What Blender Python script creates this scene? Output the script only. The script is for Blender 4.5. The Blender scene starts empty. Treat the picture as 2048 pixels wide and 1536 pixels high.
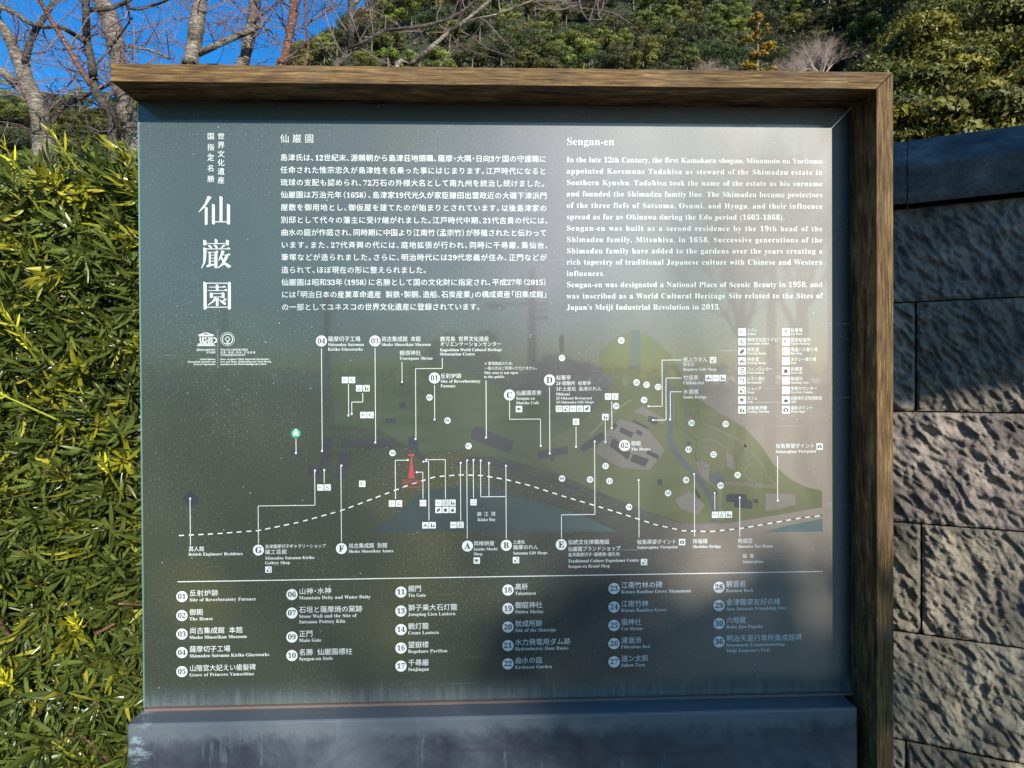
import bpy, math, random
import numpy as np
from mathutils import Vector, Matrix
S = bpy.context.scene
C = S.collection
rnd = random.Random(7)
nr = np.random.default_rng(11)

# ------------------------------------------------------------------ camera
YAW, PITCH, ROLL = -0.03966, 0.00893, -0.00536
CAMZ, D, F = 1.55, 1.47, 1479.0
fwv = np.array([-math.sin(YAW)*math.cos(PITCH), math.cos(YAW)*math.cos(PITCH), -math.sin(PITCH)])
r0 = np.array([math.cos(YAW), math.sin(YAW), 0.0]); u0 = np.cross(r0, fwv)
rv = math.cos(ROLL)*r0 + math.sin(ROLL)*u0
uv = -math.sin(ROLL)*r0 + math.cos(ROLL)*u0
cam = bpy.data.objects.new('camera', bpy.data.cameras.new('camera')); C.objects.link(cam)
cam.matrix_world = Matrix(((rv[0], uv[0], -fwv[0], 0), (rv[1], uv[1], -fwv[1], -D), (rv[2], uv[2], -fwv[2], CAMZ), (0, 0, 0, 1)))
cam.data.sensor_width = 36; cam.data.lens = 36*F/2048; cam.data.clip_start = .05; cam.data.clip_end = 6000
S.camera = cam

# ------------------------------------------------------------------ light
SUN = Vector((0.335, -0.875, 0.352)).normalized()       # towards the sun
el = math.asin(SUN.z); az = math.atan2(SUN.x, SUN.y)
W = bpy.data.worlds.new('World'); S.world = W; W.use_nodes = True
nt = W.node_tree; bg = nt.nodes['Background']
sky = nt.nodes.new('ShaderNodeTexSky'); sky.sky_type = 'NISHITA'; sky.sun_disc = False
sky.sun_elevation = el; sky.sun_rotation = az; sky.air_density = 1.0; sky.dust_density = 1.2; sky.ozone_density = 2.0
hs = nt.nodes.new('ShaderNodeHueSaturation'); hs.inputs['Saturation'].default_value = 1.38; hs.inputs['Hue'].default_value = .488
nt.links.new(sky.outputs[0], hs.inputs['Color']); mx = nt.nodes.new('ShaderNodeMix'); mx.data_type = 'RGBA'; mx.blend_type = 'MULTIPLY'; mx.inputs[0].default_value = 1; mx.inputs[7].default_value = (.46, 1.0, 1.5, 1)
nt.links.new(hs.outputs[0], mx.inputs[6]); nt.links.new(mx.outputs[2], bg.inputs[0])
bg.inputs[1].default_value = .07
sl = bpy.data.lights.new('sun', 'SUN'); so = bpy.data.objects.new('sun', sl); C.objects.link(so)
sl.energy = 5.0; sl.angle = math.radians(.53); sl.color = (1, .93, .82)
so.rotation_euler = (-SUN).to_track_quat('-Z', 'Y').to_euler()
S.view_settings.view_transform = 'Standard'; S.view_settings.look = 'None'
S.view_settings.exposure = 0.8; S.view_settings.gamma = 1; S.view_settings.use_curve_mapping = False

# ------------------------------------------------------------------ helpers
def ray(x, y):
    return fwv + rv*(x-1024)/F - uv*(y-768)/F
def at(x, y, Y):
    "point of the plane Y=const seen at photo pixel x,y"
    d = ray(x, y); t = (Y+D)/d[1]
    return Vector((t*d[0], Y, CAMZ+t*d[2]))
def mir(x, y, L):
    "point at Y=-L behind the camera that the board mirrors at photo pixel x,y"
    d = ray(x, y); t = (L+D)/d[1]
    return Vector((t*d[0], -L, CAMZ+t*d[2]))
def tag(o, label=None, cat=None, group=None, kind=None):
    if label: o['label'] = label
    if cat: o['category'] = cat
    if group: o['group'] = group
    if kind: o['kind'] = kind
    return o
def empty(name, loc, label=None, cat=None, group=None):
    o = bpy.data.objects.new(name, None); C.objects.link(o); o.location = loc; o.empty_display_size = .1
    return tag(o, label, cat, group)
def link(name, me, parent=None, loc=None):
    "mesh object; vertices are world coordinates unless loc is given"
    o = bpy.data.objects.new(name, me); C.objects.link(o)
    if parent is not None:
        o.parent = parent
        pl = Vector(parent.location)
        if parent.parent is not None: pl = pl + Vector(parent.parent.location)
        o.location = (Vector(loc) if loc is not None else Vector((0, 0, 0))) - pl
    elif loc is not None: o.location = loc
    return o
class MB:
    def __init__(s): s.v = []; s.f = []; s.c = []; s.n = 0
    def add(s, v, f, col=None):
        v = np.asarray(v, float).reshape(-1, 3); k = s.n
        s.v.append(v); s.n += len(v)
        s.f += [tuple(int(i)+k for i in q) for q in f]
        s.c.append(np.tile(np.array(col if col is not None else (1, 1, 1), float), (len(v), 1)))
        return s
    def box(s, a, b, col=None):
        x0, y0, z0 = a; x1, y1, z1 = b
        return s.add([(x0,y0,z0),(x1,y0,z0),(x1,y1,z0),(x0,y1,z0),(x0,y0,z1),(x1,y0,z1),(x1,y1,z1),(x0,y1,z1)],
              [(0,3,2,1),(4,5,6,7),(0,1,5,4),(1,2,6,5),(2,3,7,6),(3,0,4,7)], col)
    def tube(s, pts, rad, n=8, col=None, cap=True):
        pts = [Vector(p) for p in pts]; k = len(pts); v = []; f = []
        ref = Vector((.13, .31, .94))
        for i, p in enumerate(pts):
            t = (pts[min(i+1, k-1)]-pts[max(i-1, 0)]).normalized()
            if abs(t.dot(ref)) > .95: ref = Vector((1, 0, .1))
            a = t.cross(ref).normalized(); b = t.cross(a)
            for j in range(n):
                w = 2*math.pi*j/n
                v.append(p+(a*math.cos(w)+b*math.sin(w))*rad[i])
        for i in range(k-1):
            for j in range(n):
                q = (j+1) % n
                f.append((i*n+j, i*n+q, (i+1)*n+q, (i+1)*n+j))
        if cap: f.append(tuple(range(n))[::-1]); f.append(tuple((k-1)*n+j for j in range(n)))
        return s.add([tuple(x) for x in v], f, col)
    def mesh(s, name, mat=None, smooth=False, origin=(0, 0, 0)):
        me = bpy.data.meshes.new(name)
        v = np.concatenate(s.v)-np.array(origin) if s.v else np.zeros((0, 3))
        me.from_pydata(v.tolist() if len(v) < 50000 else v, [], s.f)
        if s.c:
            c = np.concatenate(s.c); at_ = me.color_attributes.new('tint', 'FLOAT_COLOR', 'POINT')
            at_.data.foreach_set('color', np.concatenate([c, np.ones((len(c), 1))], 1).ravel().astype(np.float32))
        if smooth: me.polygons.foreach_set('use_smooth', np.ones(len(me.polygons), bool))
        if mat: me.materials.append(mat)
        me.update()
        return me
    def obj(s, name, mat, parent=None, smooth=False, origin=None):
        me = s.mesh(name, mat, smooth, origin or (0, 0, 0))
        return link(name, me, parent, origin)
def fastmesh(name, V, T, mat, tint=None, smooth=False):
    "big triangle/quad arrays"
    me = bpy.data.meshes.new(name); V = np.ascontiguousarray(V, np.float32); T = np.ascontiguousarray(T, np.int32)
    k = T.shape[1]
    me.vertices.add(len(V)); me.vertices.foreach_set('co', V.ravel())
    me.loops.add(T.size); me.loops.foreach_set('vertex_index', T.ravel())
    me.polygons.add(len(T)); me.polygons.foreach_set('loop_start', np.arange(0, T.size, k, dtype=np.int32))
    if smooth: me.polygons.foreach_set('use_smooth', np.ones(len(T), bool))
    me.update(calc_edges=True)
    if tint is not None:
        a = me.color_attributes.new('tint', 'FLOAT_COLOR', 'POINT')
        a.data.foreach_set('color', np.concatenate([tint, np.ones((len(V), 1))], 1).ravel().astype(np.float32))
    if mat: me.materials.append(mat)
    return me

# value noise (numpy)
def vnoise(P, seed=0):
    P = np.asarray(P, float); i = np.floor(P).astype(np.int64); f = P-i; f = f*f*(3-2*f)
    def h(a):
        n = (a[..., 0]*374761393+a[..., 1]*668265263+(a[..., 2] if a.shape[-1] > 2 else 0)*2147483647+seed*974634777) & 0xffffffff
        n = ((n ^ (n >> 13))*1274126177) & 0xffffffff
        return ((n ^ (n >> 16)) & 0xffff)/65535.0
    k = P.shape[-1]; out = 0
    for c in range(2**k):
        o = np.array([(c >> j) & 1 for j in range(k)]); w = 1
        for j in range(k): w = w*(f[..., j] if o[j] else 1-f[..., j])
        out = out+w*h(i+o)
    return out
def fbm(P, seed=0, o=4):
    a, s = 0, .5
    for k in range(o): a = a+s*(vnoise(P*2**k, seed+k)*2-1); s *= .5
    return a

# ------------------------------------------------------------------ materials
def newmat(name):
    m = bpy.data.materials.new(name); m.use_nodes = True
    return m, m.node_tree, m.node_tree.nodes['Principled BSDF']
def N(nt, t, **kw):
    n = nt.nodes.new('ShaderNode'+t)
    for k, v in kw.items(): setattr(n, k, v)
    return n
def setin(nt, node, **kw):
    for k, v in kw.items():
        s = node.inputs[k.replace('_', ' ')] if not k.startswith('i') or not k[1:].isdigit() else node.inputs[int(k[1:])]
        if hasattr(v, 'links') or isinstance(v, bpy.types.NodeSocket): nt.links.new(v, s)
        else: s.default_value = v
    return node
def noise(nt, vec, scale, detail=4, rough=.6, dist=0):
    n = N(nt, 'TexNoise'); setin(nt, n, Vector=vec, Scale=scale, Detail=detail, Roughness=rough, Distortion=dist); return n.outputs['Fac']
def ramp(nt, fac, stops):
    r = N(nt, 'ValToRGB'); e = r.color_ramp.elements
    while len(e) < len(stops): e.new(.5)
    for k, (p, c) in enumerate(stops): e[k].position = p; e[k].color = (*c, 1) if len(c) == 3 else c
    nt.links.new(fac, r.inputs[0]); return r.outputs[0]
def mixc(nt, fac, a, b, mode='MIX'):
    m = N(nt, 'Mix', data_type='RGBA', blend_type=mode)
    for s, v in ((0, fac), (6, a), (7, b)):
        if isinstance(v, bpy.types.NodeSocket): nt.links.new(v, m.inputs[s])
        else: m.inputs[s].default_value = v if s == 0 else (*v, 1)[:4]
    return m.outputs[2]
def math_(nt, op, a, b=0, c=0, clamp=False):
    m = N(nt, 'Math', operation=op, use_clamp=clamp)
    for s, v in enumerate((a, b, c)):
        if isinstance(v, bpy.types.NodeSocket): nt.links.new(v, m.inputs[s])
        else: m.inputs[s].default_value = v
    return m.outputs[0]
def coords(nt, kind='Object'):
    return N(nt, 'TexCoord').outputs[kind]
def mapping(nt, vec, scale=(1, 1, 1), rot=(0, 0, 0)):
    m = N(nt, 'Mapping'); nt.links.new(vec, m.inputs[0]); m.inputs['Scale'].default_value = scale; m.inputs['Rotation'].default_value = rot
    return m.outputs[0]
def bump(nt, h, strength=.5, dist=.01, nrm=None):
    b = N(nt, 'Bump'); nt.links.new(h, b.inputs['Height']); b.inputs['Strength'].default_value = strength; b.inputs['Distance'].default_value = dist
    if nrm is not None: nt.links.new(nrm, b.inputs['Normal'])
    return b.outputs[0]
def geo(nt): return N(nt, 'NewGeometry').outputs['Position']

def plain(name, col, rough=.6, **kw):
    m, nt, p = newmat(name); p.inputs['Base Color'].default_value = (*col, 1); p.inputs['Roughness'].default_value = rough
    for k, v in kw.items(): p.inputs[k].default_value = v
    return m
def coat(p, w=1.0, r=.03):
    p.inputs['Coat Weight'].default_value = w; p.inputs['Coat Roughness'].default_value = r; p.inputs['Coat IOR'].default_value = 1.5

def wood_mat(name, axis):
    m, nt, p = newmat(name); g = geo(nt)
    sc = (17, 60, 330) if axis == 'x' else (330, 60, 17)
    v = mapping(nt, g, sc)
    n1 = math_(nt, 'ADD', math_(nt, 'MULTIPLY', noise(nt, v, 1, 5, .65, .4), .7), math_(nt, 'MULTIPLY', noise(nt, mapping(nt, g, (2.5, 20, 60) if axis == 'x' else (60, 20, 2.5)), 1, 4, .6, .5), .3)); n2 = noise(nt, mapping(nt, g, (40, 160, 800) if axis == 'x' else (800, 160, 40)), 1, 3, .7)
    col = ramp(nt, n1, [(.36, (.018, .010, .005)), (.45, (.068, .039, .016)), (.55, (.135, .082, .030)), (.68, (.34, .215, .075))])
    col = mixc(nt, math_(nt, 'MULTIPLY', ramp(nt, n2, [(.52, (0, 0, 0)), (.66, (1, 1, 1))]), .55), col, (.05, .028, .015))
    crack = noise(nt, mapping(nt, g, (5, 40, 300) if axis == 'x' else (300, 40, 5)), 1, 2, .5, .3)
    cr = ramp(nt, crack, [(.33, (1, 1, 1)), (.36, (0, 0, 0))])
    col = mixc(nt, cr, col, (.02, .012, .007))
    weath = ramp(nt, noise(nt, g, 7, 4, .7), [(.5, (0, 0, 0)), (.72, (1, 1, 1))])
    col = mixc(nt, math_(nt, 'MULTIPLY', weath, .14), col, (.26, .22, .17))
    nt.links.new(col, p.inputs['Base Color'])
    h = math_(nt, 'SUBTRACT', math_(nt, 'ADD', n1, math_(nt, 'MULTIPLY', n2, .5)), math_(nt, 'MULTIPLY', cr, 1.2))
    nt.links.new(bump(nt, h, .6, .0015), p.inputs['Normal'])
    p.inputs['Roughness'].default_value = .7; p.inputs['Specular IOR Level'].default_value = .22
    return m
M = {}
M['wood_x'] = wood_mat('weathered_wood_beam', 'x'); M['wood_z'] = wood_mat('weathered_wood_post', 'z')

def ink(name, col, left=None):
    m, nt, p = newmat(name); g = geo(nt)
    n = noise(nt, g, 420, 2, .6); w = ramp(nt, n, [(.3, (.80, .80, .80)), (.5, (1, 1, 1))])
    if left:     # ink darkens to the left, following the board face
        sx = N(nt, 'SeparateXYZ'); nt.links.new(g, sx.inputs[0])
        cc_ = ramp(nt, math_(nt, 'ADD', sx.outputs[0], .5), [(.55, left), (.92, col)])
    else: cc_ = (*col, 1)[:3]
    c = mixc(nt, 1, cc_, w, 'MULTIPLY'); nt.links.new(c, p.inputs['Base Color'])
    p.inputs['Roughness'].default_value = .55; coat(p); return m
M['white'] = ink('white_ink', (.60, .64, .64)); M['dark'] = ink('dark_ink', (.012, .018, .02))
M['red'] = ink('red_ink', (.32, .03, .035)); M['green_logo'] = ink('emblem_green_ink', (.01, .28, .16))
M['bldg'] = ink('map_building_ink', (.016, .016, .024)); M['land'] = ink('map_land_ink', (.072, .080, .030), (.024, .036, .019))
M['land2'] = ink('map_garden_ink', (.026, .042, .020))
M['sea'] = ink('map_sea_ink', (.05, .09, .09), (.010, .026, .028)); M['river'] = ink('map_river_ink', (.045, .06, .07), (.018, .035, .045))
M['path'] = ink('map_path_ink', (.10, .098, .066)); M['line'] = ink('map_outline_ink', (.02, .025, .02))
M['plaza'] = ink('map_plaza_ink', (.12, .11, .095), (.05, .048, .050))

def panel_mat():
    m, nt, p = newmat('printed_board_face'); o = coords(nt)   # object origin: panel centre; x right, z up
    sep = N(nt, 'SeparateXYZ'); nt.links.new(o, sep.inputs[0]); x, z = sep.outputs[0], sep.outputs[2]
    n = noise(nt, o, 2.2, 4, .6)
    # reflections painted into the colour: dark green slate at left, warm grey at right
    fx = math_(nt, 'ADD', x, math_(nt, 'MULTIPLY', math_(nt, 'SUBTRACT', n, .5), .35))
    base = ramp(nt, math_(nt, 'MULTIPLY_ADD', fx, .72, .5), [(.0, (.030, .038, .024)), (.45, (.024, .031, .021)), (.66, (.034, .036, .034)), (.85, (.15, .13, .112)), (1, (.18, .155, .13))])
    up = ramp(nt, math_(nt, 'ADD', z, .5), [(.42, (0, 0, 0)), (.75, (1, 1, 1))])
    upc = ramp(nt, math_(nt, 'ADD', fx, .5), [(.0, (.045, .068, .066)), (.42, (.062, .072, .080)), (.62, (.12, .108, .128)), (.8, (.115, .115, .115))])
    base = mixc(nt, math_(nt, 'MULTIPLY', up, .75), base, upc)  # reflected sky and mauve haze painted into the upper half
    # blurred yellow reflections painted in as olive spots at the left
    sp = ramp(nt, noise(nt, mapping(nt, o, (1, 1, 1.3)), 3.1, 1, .3), [(.60, (0, 0, 0)), (.76, (1, 1, 1))])
    left = ramp(nt, math_(nt, 'ADD', x, .5), [(.35, (1, 1, 1)), (.8, (0, 0, 0))])
    base = mixc(nt, math_(nt, 'MULTIPLY', math_(nt, 'MULTIPLY', sp, left), .8), base, (.050, .052, .016))
    # colour turns near black at the right rim, grey green along the bottom
    ex = ramp(nt, math_(nt, 'ADD', x, 0), [(.676, (0, 0, 0)), (.700, (1, 1, 1))])
    ez = ramp(nt, math_(nt, 'ADD', z, 1), [(.425, (1, 1, 1)), (.455, (0, 0, 0))])
    base = mixc(nt, ex, base, (.008, .014, .017))
    base = mixc(nt, ez, base, (.045, .058, .058))
    # dried mineral drips along the bottom
    dr = noise(nt, mapping(nt, o, (75, 1, 5)), 1, 3, .6)
    zz = math_(nt, 'ADD', z, math_(nt, 'MULTIPLY', dr, .09))
    df = ramp(nt, math_(nt, 'ADD', zz, 1), [(.418, (1, 1, 1)), (.478, (0, 0, 0))])
    base = mixc(nt, math_(nt, 'MULTIPLY', df, .7), base, (.17, .21, .21))
    dt = ramp(nt, math_(nt, 'ADD', math_(nt, 'ADD', z, math_(nt, 'MULTIPLY', noise(nt, mapping(nt, o, (120, 1, 3)), 1, 2), .02)), .5), [(.985, (0, 0, 0)), (1.04, (1, 1, 1))])
    # fine dust and specks
    d1 = ramp(nt, noise(nt, o, 260, 3, .7), [(.58, (0, 0, 0)), (.78, (1, 1, 1))])
    dm = ramp(nt, noise(nt, o, 4.5, 3, .6), [(.40, (0, 0, 0)), (.68, (1, 1, 1))])
    dust = math_(nt, 'MULTIPLY', d1, math_(nt, 'MULTIPLY_ADD', dm, .45, .14))
    vo = N(nt, 'TexVoronoi'); nt.links.new(o, vo.inputs['Vector']); vo.inputs['Scale'].default_value = 62
    sk = ramp(nt, vo.outputs['Distance'], [(.04, (1, 1, 1)), (.085, (0, 0, 0))])
    pk = ramp(nt, noise(nt, o, 19, 2), [(.55, (0, 0, 0)), (.6, (1, 1, 1))])
    dust = math_(nt, 'ADD', dust, math_(nt, 'MULTIPLY', math_(nt, 'MULTIPLY', sk, pk), .75), clamp=True)
    # fine wiping streaks
    st = ramp(nt, noise(nt, mapping(nt, o, (2, 1, 130), (0, .35, 0)), 1, 3, .7), [(.64, (0, 0, 0)), (.74, (1, 1, 1))])
    right = ramp(nt, math_(nt, 'ADD', x, .5), [(.45, (0, 0, 0)), (.75, (1, 1, 1))])
    dust = math_(nt, 'ADD', dust, math_(nt, 'MULTIPLY', math_(nt, 'MULTIPLY', st, right), .30), clamp=True)
    st2 = ramp(nt, noise(nt, mapping(nt, o, (3, 1, 170), (0, -.42, 0)), 1, 4, .75, .3), [(.66, (0, 0, 0)), (.71, (1, 1, 1))])
    zone = ramp(nt, noise(nt, o, 3.3, 2, .5), [(.48, (0, 0, 0)), (.62, (1, 1, 1))])
    dust = math_(nt, 'ADD', dust, math_(nt, 'MULTIPLY', math_(nt, 'MULTIPLY', st2, zone), .35), clamp=True)
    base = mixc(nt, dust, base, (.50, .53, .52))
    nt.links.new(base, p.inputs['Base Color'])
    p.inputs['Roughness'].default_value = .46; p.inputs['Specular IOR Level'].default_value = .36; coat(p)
    nt.links.new(bump(nt, noise(nt, o, 3, 1), .02, .004), p.inputs['Coat Normal'])
    return m
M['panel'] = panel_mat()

def plinth_mat():
    m, nt, p = newmat('weathered_dark_steel'); g = geo(nt)
    n = noise(nt, g, 5, 10, .72, .4); n2 = noise(nt, mapping(nt, g, (34, 34, 3)), 1, 6, .7)
    col = ramp(nt, n, [(.36, (.024, .028, .040)), (.5, (.045, .054, .070)), (.66, (.080, .096, .118))])
    st = ramp(nt, n2, [(.60, (0, 0, 0)), (.70, (1, 1, 1))])
    col = mixc(nt, math_(nt, 'MULTIPLY', st, .4), col, (.22, .32, .34))
    sep = N(nt, 'SeparateXYZ'); nt.links.new(g, sep.inputs[0])
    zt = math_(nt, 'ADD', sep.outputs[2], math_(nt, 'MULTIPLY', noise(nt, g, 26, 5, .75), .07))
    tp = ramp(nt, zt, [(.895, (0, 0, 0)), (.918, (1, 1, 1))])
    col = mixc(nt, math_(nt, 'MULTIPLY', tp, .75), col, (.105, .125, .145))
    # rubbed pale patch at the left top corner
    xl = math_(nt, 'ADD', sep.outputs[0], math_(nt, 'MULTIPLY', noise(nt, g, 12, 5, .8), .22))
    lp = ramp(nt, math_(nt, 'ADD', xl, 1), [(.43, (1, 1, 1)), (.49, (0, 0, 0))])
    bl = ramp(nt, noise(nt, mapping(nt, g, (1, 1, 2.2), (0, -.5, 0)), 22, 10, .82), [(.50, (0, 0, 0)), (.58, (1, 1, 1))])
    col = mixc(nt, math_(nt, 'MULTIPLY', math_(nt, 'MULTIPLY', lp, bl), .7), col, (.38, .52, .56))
    # rubbed dark smears
    sm = ramp(nt, noise(nt, mapping(nt, g, (2.2, 1, 17), (0, .06, 0)), 1.3, 3, .5, .8), [(.63, (0, 0, 0)), (.67, (1, 1, 1))])
    col = mixc(nt, math_(nt, 'MULTIPLY', sm, .5), col, (.035, .032, .045))
    sp = ramp(nt, noise(nt, g, 300, 2), [(.72, (0, 0, 0)), (.78, (1, 1, 1))])
    col = mixc(nt, math_(nt, 'MULTIPLY', sp, .4), col, (.4, .43, .45))
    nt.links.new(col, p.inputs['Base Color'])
    nt.links.new(ramp(nt, n, [(.3, (.32,)*3), (.7, (.55,)*3)]), p.inputs['Roughness'])
    nt.links.new(bump(nt, noise(nt, g, 120, 4, .7), .25, .001), p.inputs['Normal'])
    return m
M['plinth'] = plinth_mat()

def stone_mat():
    m, nt, p = newmat('chiselled_tuff_stone'); g = geo(nt)
    n = noise(nt, g, 9, 6, .65); n2 = noise(nt, g, 60, 5, .7)
    col = ramp(nt, n, [(.3, (.14, .122, .102)), (.48, (.235, .205, .168)), (.62, (.33, .288, .228)), (.75, (.43, .375, .30))])
    col = mixc(nt, .55, col, ramp(nt, n2, [(.3, (.35, .34, .33)), (.6, (1.1, 1.08, 1.05))]), 'MULTIPLY')
    blot = ramp(nt, noise(nt, g, 3.5, 5, .7, .5), [(.56, (0, 0, 0)), (.66, (1, 1, 1))])
    col = mixc(nt, math_(nt, 'MULTIPLY', blot, .55), col, (.052, .044, .042))
    at_ = N(nt, 'VertexColor'); at_.layer_name = 'tint'
    col = mixc(nt, 1, col, at_.outputs[0], 'MULTIPLY')
    nt.links.new(col, p.inputs['Base Color']); p.inputs['Roughness'].default_value = .92; p.inputs['Specular IOR Level'].default_value = .2
    h = math_(nt, 'ADD', math_(nt, 'MULTIPLY', n2, .6), noise(nt, mapping(nt, g, (1, 1, .6), (0, .6, 0)), 34, 5, .7, .4))
    nt.links.new(bump(nt, h, 1, .009), p.inputs['Normal'])
    return m
M['stone'] = stone_mat()
def cope_mat():
    m, nt, p = newmat('smooth_coping_stone'); g = geo(nt)
    n = noise(nt, g, 8, 6, .7)
    col = ramp(nt, n, [(.35, (.035, .033, .034)), (.52, (.085, .078, .075)), (.7, (.19, .17, .15))])
    nt.links.new(col, p.inputs['Base Color']); p.inputs['Roughness'].default_value = .85
    nt.links.new(bump(nt, math_(nt, 'ADD', n, noise(nt, g, 45, 6, .7)), 1, .012), p.inputs['Normal'])
    return m
M['cope'] = cope_mat()

def leaf_mat(name, rough=.38, trans=.25, spec=.5, bumps=False):
    m, nt, p = newmat(name)
    a = N(nt, 'VertexColor'); a.layer_name = 'tint'; g = geo(nt)
    v = ramp(nt, noise(nt, g, 25 if bumps else 1.5, 3, .6), [(.3, (.72, .72, .72)), (.7, (1.2, 1.2, 1.1))])
    col = mixc(nt, 1, a.outputs[0], v, 'MULTIPLY'); nt.links.new(col, p.inputs['Base Color'])
    p.inputs['Roughness'].default_value = rough; p.inputs['Specular IOR Level'].default_value = spec
    tr = N(nt, 'BsdfTranslucent'); nt.links.new(mixc(nt, 1, col, (1.5, 1.6, .5), 'MULTIPLY'), tr.inputs[0])
    mixs = N(nt, 'MixShader'); mixs.inputs[0].default_value = trans
    nt.links.new(p.outputs[0], mixs.inputs[1]); nt.links.new(tr.outputs[0], mixs.inputs[2])
    nt.links.new(mixs.outputs[0], nt.nodes['Material Output'].inputs[0])
    return m
M['leaf'] = leaf_mat('glossy_hedge_leaf', .30, .22, .5, True)
M['crown'] = leaf_mat('tree_foliage', .55, .18, .35)
def bark_mat(name, c0, c1, c2, band=True):
    m, nt, p = newmat(name); o = geo(nt)
    n = noise(nt, mapping(nt, o, (14, 14, 60)), 1, 5, .7); n2 = noise(nt, o, 26, 5, .7)
    col = ramp(nt, n, [(.34, c0), (.5, c1), (.66, c2)])
    col = mixc(nt, .6, col, ramp(nt, n2, [(.35, (.3, .28, .27)), (.6, (1.1, 1.1, 1.1))]), 'MULTIPLY')
    nt.links.new(col, p.inputs['Base Color']); p.inputs['Roughness'].default_value = .8
    nt.links.new(bump(nt, math_(nt, 'ADD', n, n2), .8, .02), p.inputs['Normal'])
    return m
M['bark'] = bark_mat('grey_cherry_bark', (.035, .028, .022), (.14, .118, .092), (.36, .31, .245))
M['bark_dark'] = bark_mat('dark_cherry_bark', (.018, .014, .012), (.05, .038, .03), (.13, .11, .09))
M['bark_red'] = bark_mat('red_cherry_bark', (.045, .018, .013), (.12, .045, .03), (.30, .18, .12))
M['twig'] = plain('purple_grey_twigs', (.125, .085, .085), .6)
M['twig_pale'] = plain('pale_twigs', (.30, .23, .20), .7)
M['trunk'] = bark_mat('forest_bark', (.05, .04, .03), (.12, .10, .075), (.22, .19, .15))

# ------------------------------------------------------------------ the setting
def ground_mat():
    m, nt, p = newmat('packed_earth'); g = geo(nt)
    nt.links.new(ramp(nt, noise(nt, g, .6, 6, .7), [(.3, (.06, .052, .04)), (.7, (.12, .105, .085))]), p.inputs['Base Color'])
    p.inputs['Roughness'].default_value = .95; nt.links.new(bump(nt, noise(nt, g, 40, 4), .4, .01), p.inputs['Normal']); return m
gm = MB().add([(-700, -60, 0), (700, -60, 0), (700, 700, 0), (-700, 700, 0)], [(0, 1, 2, 3)]).obj('ground', ground_mat())
tag(gm, kind='structure')
m, nt, p = newmat('road_asphalt'); g = geo(nt)
nt.links.new(ramp(nt, noise(nt, g, 60, 4), [(.3, (.04, .04, .042)), (.7, (.075, .075, .075))]), p.inputs['Base Color']); p.inputs['Roughness'].default_value = .9
tag(MB().add([(-300, -34, .004), (300, -34, .004), (300, -24, .004), (-300, -24, .004)], [(0, 1, 2, 3)]).obj('road', m), kind='structure')
mm = MB()
for k in range(-20, 20): mm.add([(k*8, -29.1, .009), (k*8+4, -29.1, .009), (k*8+4, -28.95, .009), (k*8, -28.95, .009)], [(0, 1, 2, 3)])
tag(mm.obj('road_marking', plain('road_paint', (.7, .7, .68), .7)), kind='structure')
m, nt, p = newmat('paving'); g = geo(nt)
bk = N(nt, 'TexBrick'); nt.links.new(g, bk.inputs[0]); bk.inputs['Scale'].default_value = 1.6
bk.inputs['Color1'].default_value = (.11, .105, .10, 1); bk.inputs['Color2'].default_value = (.085, .08, .075, 1); bk.inputs['Mortar'].default_value = (.08, .08, .07, 1)
bk.inputs['Mortar Size'].default_value = .012
nt.links.new(bk.outputs[0], p.inputs['Base Color']); p.inputs['Roughness'].default_value = .85
tag(MB().add([(-12, -20, .006), (12, -20, .006), (12, .3, .006), (-12, .3, .006)], [(0, 1, 2, 3)]).obj('pavement', m), kind='structure')
m, nt, p = newmat('sea_water'); p.inputs['Base Color'].default_value = (.02, .05, .07, 1); p.inputs['Roughness'].default_value = .18
nt.links.new(bump(nt, noise(nt, geo(nt), .8, 4), .5, .3), p.inputs['Normal'])
tag(MB().add([(-4000, -5000, -1.5), (4000, -5000, -1.5), (4000, -60, -1.5), (-4000, -60, -1.5)], [(0, 1, 2, 3)]).obj('water', m), kind='structure')
tag(MB().box((-700, -60.6, -3), (700, -60, .9)).obj('sea_wall', plain('sea_wall_concrete', (.25, .25, .24), .9)), 'long low concrete sea wall between the road and the bay', 'sea wall')

# hills: real slope beyond the garden
SKY_X = [-400, 0, 60, 200, 420, 560, 640, 700, 750, 800, 850, 1000, 1200, 2600]
SKY_Y = [196, 190, 200, 214, 222, 178, 138, 92, 48, 20, -5, -110, -190, -230]
def skyline(px): return np.interp(px, SKY_X, SKY_Y)
def hill_h(X, Y):
    X = np.asarray(X, float); Y = np.asarray(Y, float)
    px = 1024+F*(X/(Y+D)-.0397); t = (Y+D)
    cap = CAMZ+(755-skyline(px)-26)/F*t
    rav = np.exp(-((px-1590)/105)**2)
    spur = 1/(1+np.exp(-(px-1790)/45))
    start = np.where(px < 560, 122, 88)+20*rav-30*spur
    und = fbm(np.stack([X, Y], -1)/38, 5, 3)*14
    h = (Y-start)*.92+und
    return np.clip(np.minimum(h, cap+und*.12), -3, None)
gx = np.linspace(-330, 330, 221); gy = np.linspace(40, 330, 117)
GX, GY = np.meshgrid(gx, gy); GZ = hill_h(GX, GY)
V = np.stack([GX, GY, GZ], -1).reshape(-1, 3); nxg = len(gx)
q = np.array([(j*nxg+i, j*nxg+i+1, (j+1)*nxg+i+1, (j+1)*nxg+i) for j in range(len(gy)-1) for i in range(nxg-1)])
m, nt, p = newmat('forest_floor'); nt.links.new(ramp(nt, noise(nt, geo(nt), .4, 5), [(.3, (.010, .014, .006)), (.7, (.024, .030, .011))]), p.inputs['Base Color']); p.inputs['Roughness'].default_value = 1
hill = link('hills', fastmesh('hills', V, q, m, smooth=True)); tag(hill, kind='structure')

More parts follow.
